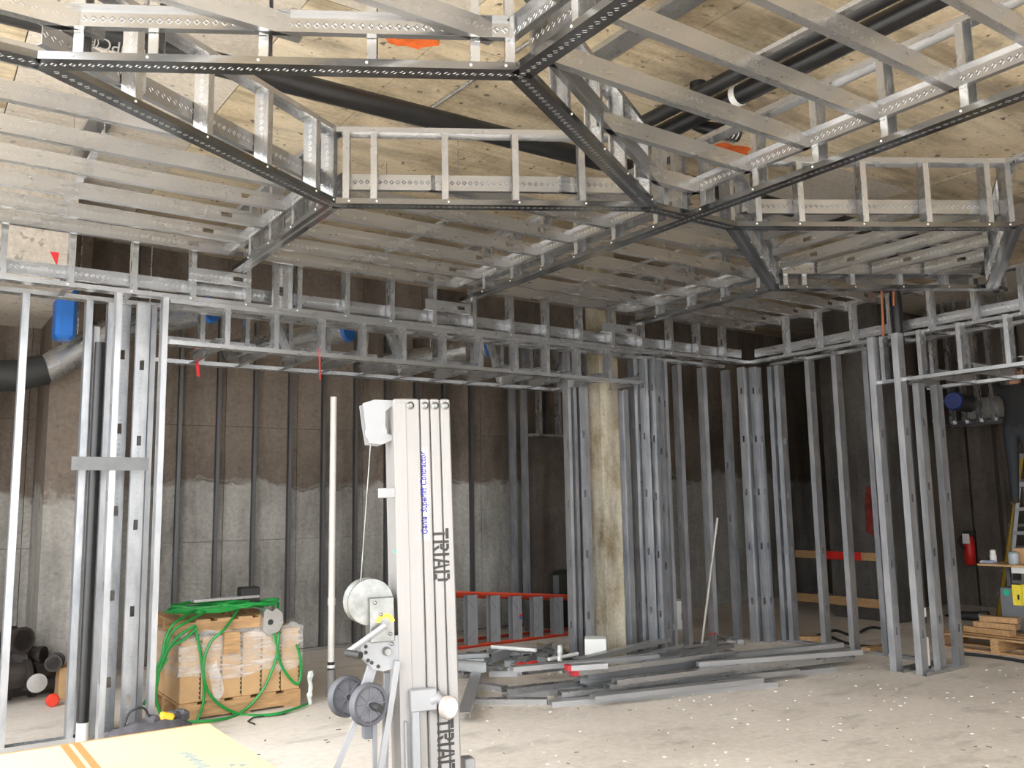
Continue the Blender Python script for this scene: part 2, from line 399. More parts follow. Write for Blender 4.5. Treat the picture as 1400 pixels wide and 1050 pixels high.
# --- diamond coffers
clab = ['diamond-shaped raised coffer frame with a black pipe crossing above it',
        'diamond-shaped raised coffer frame beside the soffit over the bare pillar']
for i, (cx, cy, hx, hy) in enumerate(COF):
    t = thing('coffer_frame', clab[i], 'coffer frame', (cx, cy, ZD))
    A, B, C_, D = (cx-hx, cy), (cx, cy-hy), (cx+hx, cy), (cx, cy+hy)
    for a, b in ((A, B), (B, C_), (C_, D), (D, A)):
        va, vb = Vector(a), Vector(b); L = (vb-va).length; d = (vb-va).normalized(); n = Vector((d.y, -d.x))  # outward
        # stud positions follow the joist lines on x pitch
        if b == B or a == D: ds = [L*f for f in (.075, .225, .45, .675, .895, .97)]
        else: ds = [L*f for f in (.06, .145, .36, .575, .785, .94)]
        if a == D or b == B: pass
        if a == D: ds = [L*(1-f) for f in (.225, .45, .675, .89, .975)]
        if a == C_: ds = [L*(1-f) for f in (.055, .14, .36, .58, .79)]
        if a == B: ds = [L*f for f in (.25, .49, .69, .935)]
        short = (i == 1 and a == C_)
        ladder(t, a, b, ZD, Z1+.1 if short else ZT, ds, flip=(a in (B, D)))
        o = n*.05
        # outward flanges: flanges must point along n
        aa, bb = va+o+d*.04, vb+o-d*.04
        left = Vector((-d.y, d.x))
        if i == 0 or a in (C_, D): sidetrack(t, aa, bb, Z1+.0475, flip=(left.dot(n) < 0))
        if i == 1: sidetrack(t, va-o+d*.06, vb-o-d*.06, Z1+.0475, flip=(left.dot(n) > 0))
    if i == 1:                          # this coffer is ceiled with joists running the other way
        for x in (4.68, 5.07, 5.47, 5.86, 6.25, 6.65, 7.04, 7.4):
            k = hy*(1-abs(x-cx)/hx)-.10
            if k > .08: member(t, 'joist', (x, cy+k, Z1+.046), (x, cy-k, Z1+.046), UP, .092, .041, (.32,), mat=JOIST, lip=.008)
        for x0_, y0_, x1_, y1_ in ((5.3, 4.05, 7.1, 3.55),): member(t, 'carrying_channel', (x0_, y0_, Z1+.115), (x1_, y1_, Z1+.115), (0, 1, 0), .04, .02, mat=PLAIN)
    xl = -.6 if i == 0 else XB[1]+.05
    xr = XB[1]-.05 if i == 0 else XS
    for xa, xb in ((xl, A[0]), (C_[0], xr)):
        track(t, (xa, cy), (xb, cy), ZD, 1, name='link_track', mat=TRACK); track(t, (xa, cy), (xb, cy), ZT, -1, name='link_track')
        for f in (.25, .8): vstud(t, (xa+(xb-xa)*f, cy), ZD+.004, ZT-.004, (0, 1, 0))
# --- joists
bays = [(-.9, XB[0]-.05), (XB[0]+.05, XB[1]-.05), (XB[1]+.05, XB[2]-.05), (XB[2]+.05, XS-.01)]
jlab = ['bay of parallel galvanised ceiling joists ending at the beam over the boxed pallet',
        'bay of parallel galvanised ceiling joists between first and second dropped beams, above lift mast',
        'bay of parallel galvanised ceiling joists between second and third dropped beams, above ladder',
        'bay of parallel galvanised ceiling joists between third dropped beam and inner soffit corner']
for i, (xa, xb) in enumerate(bays):
    t = thing('joist_bay', jlab[i], 'joists', ((xa+xb)/2, 5, Z1))
    for y in JY:
        if i >= 2 and y < 3.75: continue
        iv = [(xa, xb)]
        for cx, cy, hx, hy in COF:
            k = 1-abs(y-cy)/(hy+.06)
            if k > 0:
                l, r = cx-hx*k-.06*0, cx+hx*k; new = []
                for p, q in iv:
                    if l > p: new.append((p, min(q, l)))
                    if r < q: new.append((max(p, r), q))
                iv = new
        for p, q in iv:
            if q-p > .12:
                hl = tuple(h for h in ((q-p)-.28,) if h > .15 and y > 4.3)
                member(t, 'joist', (p, y, Z1+.046), (q, y, Z1+.046), UP, .092, .041, hl, mat=JOIST, lip=.008)
    xm = xa+(xb-xa)*(.55 if i else .60)
    for dx in (0.,):
        for ya, yb in ((4.9, 6.5), (1.0, 2.5))[:1 if i > 1 else 2]:
            member(t, 'carrying_channel', (xm, ya, Z1+.115), (xm, yb, Z1+.115), (1, 0, 0), .04, .02, mat=PLAIN)
    # hangers up to the slab
    for y in ((1.3, 2.2, 5.1, 6.2) if i < 2 else (5.1, 6.2)):
        build(MB().tube([(xm+.02, y, Z1+.12), (xm+.02, y, ZC)], .003, 5), 'hanger_wire', PLAIN, t)
# ================================================================ STUD WALLS AND POSTS
X3, Y3 = Vector((1, 0, 0)), Vector((0, 1, 0))
HO = (.35, .95, 1.55, 2.15, 2.7)
def ho(o=0.): return tuple(h+o for h in HO)
# left wall beside the column
t = thing('stud_wall', 'two bright wall studs standing left of the built-up steel column', 'stud wall', (.7, 6.95, 0))
track(t, (-.5, 6.95), (1.2, 6.95), 0, 1, name='floor_track')
for x in (.272, .678, 1.085): vstud(t, (x, 6.95), .004, ZS, Y3, fl=.045)
# column
t = thing('steel_column_frame', 'built-up column of galvanised studs behind the large flat carton', 'steel column', (1.4, 6.8, 0))
track(t, (1.2, 6.60), (1.58, 6.60), 0, 1, name='floor_track'); track(t, (1.2, 6.97), (1.58, 6.97), 0, 1, name='floor_track')
vstud(t, (1.22, 6.60), .004, ZS, Y3, holes=ho(.1)); vstud(t, (1.235, 6.97), .004, ZS, Y3, holes=ho(.25))
vstud(t, (1.36, 7.0), .004, ZS, -X3, holes=ho()); vstud(t, (1.455, 6.80), .004, ZS, -X3, holes=ho(-.1))
vstud(t, (1.57, 6.60), .004, ZS, -Y3); vstud(t, (1.575, 6.97), .004, ZS, -Y3)
vstud(t, (1.16, 7.05), .004, 2.9, Y3, holes=ho(.15))
p, q = aty(85, 637, 6.93), aty(186, 636, 6.93)
build(MB().box((p.x, 6.545, p.z-.045), (q.x, 6.55, p.z+.045)), 'strap', simple('grey_strap', (.17, .175, .18), .5, .3), t)
# lower header box over the opening
ZL = 2.735
t = thing('header_frame', 'low ladder-framed header box hanging under the long soffit, over the lift', 'header frame', (3.9, 7, ZL))
XL0, XL1, YL0, YL1 = 1.58, 6.18, 6.60, 7.44
track(t, (XL0, YL0), (XL1, YL0), ZL, 1, name='bottom_track'); track(t, (XL0, YL1), (XL1, YL1), ZL, 1, name='back_track')
track(t, (XL0, YL0), (XL1, YL0), ZS-.001, -1, name='top_track')
for px_ in (305, 372, 436, 492, 547, 602, 652, 700, 743, 785, 827):
    p = aty(px_, 470, YL0); vstud(t, (p.x, YL0), ZL+.004, ZS-.004, Y3)
    vstud(t, (p.x+.05, YL1), ZL+.004, ZS+.2, Y3)
    member(t, 'cross_piece', (p.x, YL0+.05, ZL+.046), (p.x, YL1-.05, ZL+.046), UP, .09, .04)
member(t, 'end_track', (XL1, YL0, ZL+.046), (XL1, YL1, ZL+.046), UP, .095, .032)
for k in range(4): member(t, 'blocking', (1.75+1.15*k, YL1-.02, ZL+.19), (2.5+1.15*k, YL1-.02, ZL+.19), UP, .06, .03)
for k in range(4): member(t, 'brace', (2.55+1.1*k, 7.2, ZL+.5), (2.8+1.1*k, 7.35, ZL+.06), (.5, .2, .3), .09, .035)
# posts round the concrete column
def xa(px_, Y): return aty(px_, 700, Y).x
t = thing('post_studs', 'cluster of upright studs at the left side of the stained concrete column', 'post', (5.7, 7.2, 0))
for p_, d in ((781, 1), (789, 1), (800, -1)): vstud(t, (xa(p_, 7.15), 7.2), 0, 3.3, Y3*d, holes=ho())
vstud(t, (xa(804, 6.98), 7.02), 0, ZL, Y3, holes=ho(.1))
t = thing('jamb_stud', 'single bright stud along the right edge of the stained concrete column', 'post', (6.16, 7.02, 0))
vstud(t, (xa(862, 6.98), 7.0), 0, ZL, -Y3, fl=.06, holes=ho(.2))
t = thing('post_studs', 'thick post of several upright studs between concrete column and open stud wall', 'post', (6.6, 6.9, 0))
for p_, y, w in ((873, 7.02, Y3), (884, 7.0, -X3), (889, 6.93, Y3), (898, 6.93, -X3), (902, 6.86, Y3), (912, 6.88, -X3), (920, 6.9, -Y3)):
    vstud(t, (xa(p_, y-.046), y), 0, ZS, w, holes=ho(random.uniform(-.1, .2)))
# back wall run between post and corner
t = thing('stud_wall', 'open run of wall studs between the thick post and the inner corner', 'stud wall', (7.4, 7.05, 0))
track(t, (xa(924, 7.05), 7.05), (8.0, 7.05), 0, 1, name='floor_track')
for p_ in (935, 970, 1003): vstud(t, (xa(p_, 7.0), 7.05), .004, ZS, Y3, fl=.06, holes=ho(p_*.001))
# corner post
t = thing('post_studs', 'doubled corner post where the two open stud walls meet', 'post', (8.1, 6.7, 0))
for p_, y, w in ((1026, 6.80, Y3), (1036, 6.80, -X3), (1043, 6.72, Y3), (1052, 6.70, -X3)): vstud(t, (xa(p_, y-.046), y), 0, ZS, w, holes=ho(.1))
# right wall run
def ya_(px_): return atx(px_, 690, 8.22).y
t = thing('stud_wall', 'open run of wall studs in front of the timber-braced dark wall', 'stud wall', (8.25, 5.8, 0))
track(t, (8.25, 6.6), (8.25, 5.0), 0, 1, name='floor_track')
for p_ in (1066, 1076, 1119, 1157, 1201): vstud(t, (8.25, ya_(p_)), .004, ZS, -X3, web=.1, fl=.058, holes=ho(.05))
# bare pillar and its header
t = thing('steel_pillar_frame', 'bare pillar of galvanised studs with black drain pipe inside', 'steel pillar', (7.9, 4.74, 0))
PZ = 2.62
track(t, (7.56, 4.84), (8.25, 4.84), 0, 1, name='floor_track'); track(t, (7.56, 4.62), (8.25, 4.62), 0, 1, name='floor_track')
vstud(t, (7.61, 4.86), .004, ZS, -X3, web=.1, fl=.062, holes=ho()); vstud(t, (7.61, 4.61), .004, ZS, -X3, web=.1, fl=.062, holes=ho())
vstud(t, (7.90, 4.61), .004, PZ, -X3, web=.1, fl=.062, holes=ho(.1)); vstud(t, (8.19, 4.60), .004, PZ, -X3, web=.1, fl=.062, holes=ho())
t = thing('header_frame', 'low ladder-framed header box carried by the bare pillar', 'header frame', (8, 4, PZ))
track(t, (7.66, 4.88), (7.66, 1.6), PZ, 1, name='bottom_track'); track(t, (8.5, 4.88), (8.5, 1.6), PZ, 1, name='back_track')
for y in (4.79, 4.42, 4.05, 3.64, 3.24, 2.84):
    vstud(t, (7.66, y), PZ+.004, ZS, -X3); vstud(t, (8.5, y), PZ+.004, ZS+.1, -X3)
    member(t, 'cross_piece', (7.71, y-.05, PZ+.046), (8.45, y-.05, PZ+.046), UP, .09, .04)
# furring on the concrete back wall
t = thing('furring_studs', 'row of dark furring studs screwed to the stained concrete wall', 'furring', (4, YB-.06, 0))
for k in range(-1, 13):
    if k in (10, 11): continue
    x = 2.425+.3985*k
    member(t, 'stud', (x, YB-.04, .004), (x, YB-.04, 3.6), Y3, .064, .035, mat=FURR)
track(t, (1.45, YB-.04), (7.6, YB-.04), 0, 1, .066, name='floor_track')
# framed niche high on the back wall
t = thing('niche_frame', 'short hanging studs over the dark recess behind the ladder', 'niche frame', (6.7, 9.2, 2.4))
p = aty(722, 596, 9.2); q = aty(782, 588, 9.2)
member(t, 'sill_track', (p.x, 9.2, p.z), (q.x+.3, 9.2, p.z), -Y3, .092, .03)
for px_ in (735, 761): vstud(t, (aty(px_, 570, 9.2).x, 9.2), p.z, 3.7, Y3)
vstud(t, (p.x-.05, 9.2), 0, 3.6, -X3); vstud(t, (p.x-.2, 9.25), 0, 3.6, -X3); vstud(t, (q.x+.25, 9.2), 0, 3.6, Y3)
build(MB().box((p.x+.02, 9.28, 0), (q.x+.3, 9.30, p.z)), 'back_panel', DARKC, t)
# small framed screen far behind the pillar
t = thing('partition_frame', 'short-studded partition frame hung high before the dark ribbed wall', 'partition frame', (11.5, 5.6, 2))
XF = 12.2
za = atx(1330, 578, XF).z; zb = atx(1330, 518, XF).z
ya, yb = atx(1274, 560, XF).y, atx(1400, 560, XF).y-1.5
sidetrack(t, (XF, yb), (XF, ya), za, .09, name='bottom_rail')
for px_ in (1280, 1304, 1321, 1341, 1361, 1385): y = atx(px_, 560, XF).y; vstud(t, (XF, y), za, ZC, -X3, fl=.05)
member(t, 'blocking', (XF, atx(1288, 555, XF).y, za+.36), (XF, atx(1325, 555, XF).y, za+.33), UP, .06, .04)

# ================================================================ PIPES, DUCTS AND MARKS OVERHEAD
def pipe(name, label, cat, pts, r, mat, n=16, group=None):
    return tag(build(MB().tube(pts, r, n), name, mat, smooth=True), label, cat, group)
zp = 4.0
t = thing('overhead_pipe', 'thick black drain pipe crossing above the first diamond coffer', 'pipe', (3, 4.71, zp))
build(MB().tube([(-1.0, 4.79, zp), (9.4, 4.55, zp)], .066, 18), 'pipe_run', ABS, t, smooth=True)
for x in (.55, 4.9, 7.2):
    yy = 4.79-.0231*(x+1)
    build(MB().lathe([(.069, -.018), (.074, -.018), (.074, .018), (.069, .018), (.069, -.018)], Matrix.Translation((x, yy, zp)) @ Matrix.Rotation(math.pi/2, 4, 'Y'), 18), 'clamp', PLAIN, t)
    build(MB().tube([(x, yy, zp+.07), (x, yy, ZC)], .006, 6), 'hanger_rod', PLAIN, t)
def text(body, size, mat, parent, M, name='lettering', bold=0., shear=0., ext=.0006, align='LEFT', sx=1.):
    c = bpy.data.curves.new('lettering', 'FONT'); c.body = body; c.size = size; c.extrude = ext; c.offset = bold; c.shear = shear; c.align_x = align; c.resolution_u = 3
    o = bpy.data.objects.new('tmp', c); COL.objects.link(o)
    dg = bpy.context.evaluated_depsgraph_get(); me = bpy.data.meshes.new_from_object(o.evaluated_get(dg)); bpy.data.objects.remove(o)
    me.name = 'lettering'; me.materials.clear(); me.materials.append(mat)
    return obj(name, me, parent, M @ Matrix.Diagonal((sx, 1, 1, 1)))
def frame(o, x, y, z): return Matrix(((x[0], y[0], z[0], o[0]), (x[1], y[1], z[1], o[1]), (x[2], y[2], z[2], o[2]), (0, 0, 0, 1)))
pm = atz(172, 40, zp); yy = 4.79-.0231*(pm.x+1)
dn = Vector((0, -.8, -.6)); xx = Vector((-1, .0231, 0))
zz = dn; yy2 = zz.cross(xx)
text('DUPC®K', .085, simple('grey_print', (.32, .31, .30), .6), t, frame(Vector((pm.x+.12, yy, zp))+dn*.0665, xx, yy2, zz))
for k, x in enumerate((4.10, 3.93)):
    t = thing('overhead_pipe', ('black pipe with white hanger strap, running along the second dropped beam' if k == 0 else 'slimmer black pipe paired with the strapped one along the second beam'), 'pipe', (x, 3, zp))
    z = zp+.03*k
    build(MB().tube([(x, .3, z), (x, 4.25, z)], .062-.014*k, 16), 'pipe_run', ABS, t, smooth=True)
    if k == 0:
        y = 3.42
        build(MB().lathe([(.063, -.02), (.068, -.02), (.068, .02), (.063, .02), (.063, -.02)], Matrix.Translation((x, y, z)) @ Matrix.Rotation(math.pi/2, 4, 'X'), 18), 'hanger_strap', WHITE, t)
        build(MB().tube([(x, y, z+.07), (x, y, ZC)], .007, 6), 'hanger_rod', PLAIN, t)
    else:
        build(MB().tube([(x, 2.0, z+.05), (x, 2.0, ZC)], .007, 6), 'hanger_rod', PLAIN, t)
# banded coupling on a stub
c = atz(957, 172, zp); t = thing('pipe_coupling', 'black pipe stub with ribbed steel band coupling, under the slab', 'pipe', c)
build(MB().tube([(c.x, c.y, ZC), (c.x, c.y, zp+.0), (c.x+.05, c.y-.10, zp-.06), (c.x+.2, c.y-.14, zp-.06)], .055, 14), 'stub', ABS, t, smooth=True)
for k in range(4): build(MB().lathe([(.058, -.006), (.062, 0), (.058, .006)], Matrix.Translation((c.x+.07+.03*k, c.y-.115-.006*k, zp-.06)) @ Matrix.Rotation(math.pi/2, 4, 'Y'), 14), 'band', PLAIN, t)
pipe('conduit', 'slim silver conduit fixed to the slab beyond the black pipe', 'conduit', [(3.0, 3.2, ZC-.02), (2.90, 5.42, ZC-.02)], .013, PLAIN, 10)
t = thing('slab_track', 'wide steel track fixed flat to the slab beside paired black pipes', 'track', (3.42, 2.6, ZC))
member(t, 'track_channel', (3.42, .5, ZC-.04), (3.42, 4.0, ZC-.04), (1, 0, 0), .152, .035, mat=PLAIN)
t2 = thing('slab_track', 'wide steel track fixed flat to the slab over the near joists', 'track', (1.0, 5, ZC))
member(t2, 'track_channel', (1.05, 4.6, ZC-.04), (1.05, 7.4, ZC-.04), (1, 0, 0), .152, .035, mat=PLAIN)
# spray marks
ORA = simple('orange_spray', (.85, .16, .03), .8, var=.25, scale=12)
def mark(px_, py_, r, txt, label):
    c = atz(px_, py_, ZC-.006); mb = MB()
    pts = []
    for k in range(22):
        a = 2*math.pi*k/22; rr = r*(1+random.uniform(-.22, .22)); pts.append((rr*1.3*math.cos(a), rr*.8*math.sin(a)))
    t = thing('spray_mark', label, 'paint mark', c)
    build(mb.prism(pts, -.001, 0, Matrix.Translation(c)), 'paint', ORA, t)
    # text reads from below, in the camera's sense
    x = Vector((math.sin(YAW), -math.cos(YAW), 0)); y = Vector((-math.cos(YAW), -math.sin(YAW), 0))*-1
    z = Vector((0, 0, -1)); y = z.cross(x)
    text(txt, r*.75, BLACK, t, frame(Vector(c)-x*r*.32-y*r*.25-Vector((0, 0, .003)), x, y, z))
mark(552, 47, .15, '#4', 'orange spray-painted mark on the slab beyond the first coffer')
mark(908, 300, .14, '3', 'orange spray-painted mark seen through the second dropped beam')
mark(998, 208, .16, '2', 'orange spray-painted mark on the slab behind the second dropped beam')
# ducts with blue caps
def duct(label, a, b, r, cap=True, mat=None, collar=False):
    a, b = Vector(a), Vector(b); t = thing('round_duct', label, 'duct', a)
    build(MB().tube([a, b], r, 20), 'duct_body', mat or PLAIN, t, smooth=True)
    d = (b-a).normalized()
    if cap: build(MB().tube([a-d*.03, a-d*.001], [r*.9, r*1.04], 20), 'end_cap', BLUE, t, smooth=True)
    mid = (a+b)/2; build(MB().tube([mid+UP*r*.9, (mid.x, mid.y, ZC)], .006, 6), 'hanger_rod', PLAIN, t)
    if collar:
        for s in (.2, .8): build(MB().tube([a+(b-a)*s, a+(b-a)*s+d*.03], r*1.03, 20), 'seam_ring', PLAIN, t)
    return t
for k, (px_, py_) in enumerate(((287, 424), (474, 451), (668, 474))):
    p = aty(px_, py_, 7.9)
    duct(['round steel duct with blue cap nearest the built-up column', 'round steel duct with blue cap above the lift mast', 'round steel duct with blue cap near the concrete column'][k],
         p, p+Vector((-.75, 1.2, -.10)), .12)
p = aty(58, 508, 8.6); q = aty(150, 452, 8.6)
duct('silver round duct rising behind the left wall studs', p, Vector((q.x, 8.6, q.z)), .12, cap=False, collar=True)
p2 = aty(-30, 520, 8.6)
tag(build(MB().tube([(p2.x-.5, 8.6, p2.z), (p.x-.2, 8.6, p.z-.05), (p.x+.02, 8.6, p.z+.02)], .135, 18), 'flexible_duct', BLACK, smooth=True), 'black flexible duct sleeve joined to the silver duct', 'duct')
p = aty(92, 432, 8.2); tag(build(MB().bbox((p.x-.09, 8.15, p.z-.2), (p.x+.07, 8.4, p.z+.25), .03), 'duct_cover', BLUE), 'blue plastic duct cover high in the left corner', 'duct cover')
p = atx(1304, 548, 11.6)
t = duct('stubby dark duct with navy blue cap behind the bare pillar', p, p+Vector((.55, .1, 0)), .12, mat=BLACK)
for ch in t.children:
    if ch.name.startswith('end_cap'): ch.data.materials[0] = simple('navy_plastic', (.012, .03, .16), .4)
p = atx(1355, 560, 12.7); duct('large pale insulated duct behind the short-studded partition', (12.6, p.y+.2, p.z), (12.6, p.y-1.5, p.z), .17, cap=False, mat=simple('duct_wrap', (.4, .38, .36), .7))
# rusty rod ends and ribbons
p = atx(1206, 402, 7.70); q = atx(1208, 465, 7.70)
tag(build(MB().tube([(7.70, p.y, p.z+.05), (7.70, q.y, q.z)], .013, 8), 'copper_pipe', COPPER, smooth=True), 'longer rusty pipe hanging in front of the soffit face', 'pipe')
p = atx(1222, 400, 7.70); q = atx(1222, 418, 7.70)
tag(build(MB().tube([(7.70, p.y, p.z+.04), (7.70, q.y, q.z)], .013, 8), 'copper_pipe', COPPER, smooth=True), 'shorter rusty pipe hanging in front of the soffit face', 'pipe')
RIB = simple('red_ribbon', (.75, .03, .04), .6)
for px_, a, b, Y, l in ((265, 484, 516, 7.44, 'red ribbon hanging from the low header box near the column'), (433, 487, 520, 6.6, 'thin red ribbon hanging from the low header box nearer the lift')):
    p, q = aty(px_, a, Y), aty(px_+(3 if px_ < 300 else 0), b, Y)
    w = .012 if px_ < 300 else .004
    tag(build(MB().add([(p.x-w, Y-.045, p.z+.06), (p.x+w, Y-.045, p.z+.06), (q.x+w, Y-.065, q.z), (q.x-w, Y-.065, q.z), (p.x-w, Y-.048, p.z+.06), (p.x+w, Y-.048, p.z+.06), (q.x+w, Y-.068, q.z), (q.x-w, Y-.068, q.z)],
        [(0,1,2,3),(7,6,5,4),(0,4,5,1),(2,6,7,3),(1,5,6,2),(3,7,4,0)]), 'ribbon', RIB), l, 'ribbon')
p = aty(76, 318, 6.98); p.z = 3.12+.2; tag(build(MB().prism([(-.03, .09), (.03, .09), (.02, -.01)], -.002, .002, Matrix.Translation(p) @ Matrix.Rotation(math.pi/2, 4, 'X')), 'ribbon', RIB), 'red triangular flag hanging behind the long soffit', 'ribbon')
# ================================================================ FLOOR OBJECTS
def spline(pts, n=6):
    pts = [Vector(p) for p in pts]; P = [pts[0]*2-pts[1]]+pts+[pts[-1]*2-pts[-2]]; out = []
    for i in range(1, len(P)-2):
        a, b, c, d = P[i-1:i+3]
        for k in range(n):
            u = k/n; out.append(.5*((2*b)+(c-a)*u+(2*a-5*b+4*c-d)*u*u+(3*b-a-3*c+d)*u**3))
    return out+[pts[-1]]
def rz(a): return Matrix.Rotation(a, 4, 'Z')
T = Matrix.Translation
# ---------------------------------------------------------------- material lift
HF = Vector((math.cos(YAW), math.sin(YAW), 0)); HR = Vector((math.sin(YAW), -math.cos(YAW), 0))
th = math.radians(20)
MX = HR*math.cos(th)+HF*math.sin(th); MY = -HF*math.cos(th)+HR*math.sin(th)
DEP = 3.9
lat = (545-700)/F*DEP*1.0
base = HF*DEP+HR*lat; base.z = 0
lean = T(base) @ Matrix.Rotation(math.radians(-1.5), 4, HF) @ Matrix.Rotation(math.radians(-1.8), 4, HR) @ T(-base)
L0 = frame(base, MX, MY, UP)        # local: x right along the broad face, y to the viewer, z up
LM = lean @ L0
ALU = simple('mill_aluminium', (.27, .257, .25), .42, .2, var=.05, scale=4, stretch=(8, 8, .6))
ALW = simple('pale_painted_steel', (.27, .27, .28), .45, .15, var=.05)
ZINC = simple('zinc_plate', (.19, .19, .18), .35, .85, var=.25, scale=20)
RUB = simple('grey_rubber', (.085, .085, .095), .6)
HUB = simple('grey_hub', (.16, .16, .18), .5)
lift = thing('material_lift', 'tall aluminium mast lift with winch and stencilled black lettering, standing mid floor', 'material lift', base)
lift.matrix_basis = LM
LMi = LM.inverted()
def lp(px_, py_, off=0.):
    """point of the mast's local frame seen at a pixel, on the plane local y = off"""
    d = LMi.to_3x3() @ ray(px_, py_); o = LMi @ CP
    return o+d*((off-o.y)/d.y)
def lb(mb, name, mat, parent=lift, smooth=False): return build(mb, name, mat, parent, LM, smooth)
zt = lp(575, 545).z
x0 = lp(540, 700).x
edges = [lp(p, 700).x for p in (541, 578, 592, 606, 620.5)]
for k in range(4):
    a, b = edges[k], edges[k+1]
    lb(MB().bbox((a+.002, -.20+.012*k, .16), (b-.002, 0, zt), .006), 'mast_section', ALU)
    lb(MB().lathe([(.018, 0), (.018, .003), (.009, .007), (.009, .01)], T(((a+b)/2+(.016 if k == 0 else 0), 0, zt-.032)) @ Matrix.Rotation(-math.pi/2, 4, 'X'), 14), 'roller_pin', ZINC)
lb(MB().bbox((edges[0]-.001, -.001, .2), (edges[0]+.055, .004, zt-.02), .001), 'cover_strip', ALU)
# base and legs (below the picture)
lb(MB().bbox((-.12, -.35, .06), (.36, .15, .18), .01), 'base_frame', ALW)
for sx_ in (-.10, .32):
    lb(MB().bbox((sx_-.03, -.35, .05), (sx_+.03, -1.25, .12) if False else (sx_+.03, -.34, .12), .005), 'leg_socket', ALW)
    for yy_ in (-.33, .12): lb(MB().lathe([(.05, -.02), (.06, -.015), (.06, .015), (.05, .02)], T((sx_, yy_, .06)) @ Matrix.Rotation(math.pi/2, 4, 'Y'), 16), 'caster', RUB)
# top pulley bracket
pts = [lp(x, y, .0) for x, y in ((499, 549), (515, 544), (540, 545), (540, 552), (530, 560), (530, 590), (541, 594), (540, 600), (524, 606), (507, 604), (503, 580))]
RX = Matrix.Rotation(math.pi/2, 4, 'X')
lb(MB().prism([(p.x, p.z) for p in pts], .05, .062, RX), 'pulley_plate', ALW)
lb(MB().prism([(p.x, p.z) for p in pts], .13, .142, RX), 'pulley_plate', ALW)
for x, y, r in ((506, 553, .016), (515, 590, .045)):
    c = lp(x, y, -.08); lb(MB().lathe([(r, -.02), (r, -.008), (r*.8, 0), (r, .008), (r, .02)], T((c.x, -.095, c.z)) @ RX, 18), 'pulley', BLACK if r < .02 else WHITE)
c0, c1 = lp(508, 590, -.09), lp(493, 800, -.09)
lb(MB().tube([c0, c1], .0035, 6), 'winch_cable', ZINC)
# side face plate and stickers
c = lp(527, 674, -.0); lb(MB().bbox((edges[0]-.075, -.012, c.z-.022), (edges[0], .004, c.z+.022), .003), 'stop_plate', ALW)
sk = simple('yellow_sticker', (.85, .62, .04), .5, var=.04)
# winch
c = lp(503, 822, -.09)
M_ = T((c.x, -.09, c.z)) @ RX
wn = lb(MB().lathe([(.06, -.07), (.098, -.068), (.100, -.062), (.075, -.055), (.075, .045), (.100, .052), (.100, .060), (.088, .063), (.082, .052), (.02, .05)], M_, 28), 'winch_drum', ZINC, smooth=True)
a, b = lp(505, 818), lp(539, 876)
pl = lb(MB().bbox((a.x, .006, b.z), (b.x, .012, a.z), .002).box((b.x-.006, -.10, b.z), (b.x, .006, a.z)).box((a.x, -.10, b.z), (a.x+.004, .006, a.z)), 'gear_plate', ZINC)
c = lp(526, 852)
arc = [(math.cos(t_)*.042, math.sin(t_)*.042) for t_ in [math.radians(10+16*k) for k in range(11)]]+[(math.cos(t_)*.024, math.sin(t_)*.024) for t_ in [math.radians(170-16*k) for k in range(11)]]
build(MB().prism(arc, 0, .002, LM @ T((c.x, .013, c.z)) @ RX @ Matrix.Scale(-1, 4, (0, 0, 1))), 'rotation_sticker', sk, pl)
for x, y in ((512, 824), (520, 840), (533, 866), (535, 880)):
    c = lp(x, y); build(MB().lathe([(.008, 0), (.008, .006), (.004, .008)], LM @ T((c.x, .013, c.z)) @ Matrix.Rotation(-math.pi/2, 4, 'X'), 6), 'bolt', ZINC, pl)
a, b = lp(527, 855, .05), lp(474, 893, .05)
cr = lb(MB().tube([a, a*.5+b*.5, b], [.014, .013, .013], 8), 'crank_handle', ALW, smooth=True)
build(MB().tube([LM @ (b+Vector((0, .0, 0))), LM @ (b+Vector((.045, .07, -.005)))], .015, 12), 'grip', BLACK, cr, smooth=True)
# lower bracket
pts = [lp(x, y, .0) for x, y in ((496, 880), (545, 868), (545, 912), (524, 918), (510, 915), (497, 900), (494, 888))]
br = lb(MB().prism([(p.x, p.z) for p in pts], .0, .012, RX).prism([(p.x, p.z) for p in pts], .10, .112, RX), 'bracket', ALW)
for x, y in ((500, 884), (500, 892), (503, 903), (508, 906), (517, 911)):
    c = lp(x, y); build(MB().lathe([(.008, 0), (.008, .004), (.005, .005)], LM @ T((c.x, .0, c.z)) @ Matrix.Rotation(-math.pi/2, 4, 'X'), 10), 'hole_ring', BLACK, br)
c = lp(528, 890); build(MB().lathe([(.018, 0), (.018, .02), (.014, .04)], LM @ T((c.x, .0, c.z)) @ Matrix.Rotation(-math.pi/2, 4, 'X'), 14), 'knob', ZINC, br, smooth=True)
# transport wheels
for k, (x, y, off) in enumerate(((504, 963, .03), (474, 952, -.17))):
    c = lp(x, y, off); R = .083
    M_ = T(c) @ rz(math.radians(-22)) @ RX
    w = lb(MB().lathe([(.070, -.02), (R, -.022), (R+.004, -.012), (R+.004, .012), (R, .022), (.070, .02), (.070, -.02)], M_, 28), 'wheel', RUB, smooth=True)
    mb = MB().lathe([(.069, -.006), (.069, .006)], M_, 24).lathe([(.018, -.02), (.018, .022)], M_, 14)
    for j in range(8): mb.box((.016, -.0025, -.014), (.07, .0025, .014), M_ @ rz(j*math.pi/4))
    build(mb, 'hub', HUB, w, LM)
a = lp(504, 963, .03); b = lp(474, 952, -.17)
lb(MB().tube([a+(a-b)*.38, b], .010, 10), 'axle', BLACK)
lb(MB().tube([a+(a-b)*.22, a+(a-b)*.50], .016, 10), 'axle_grip', BLACK)
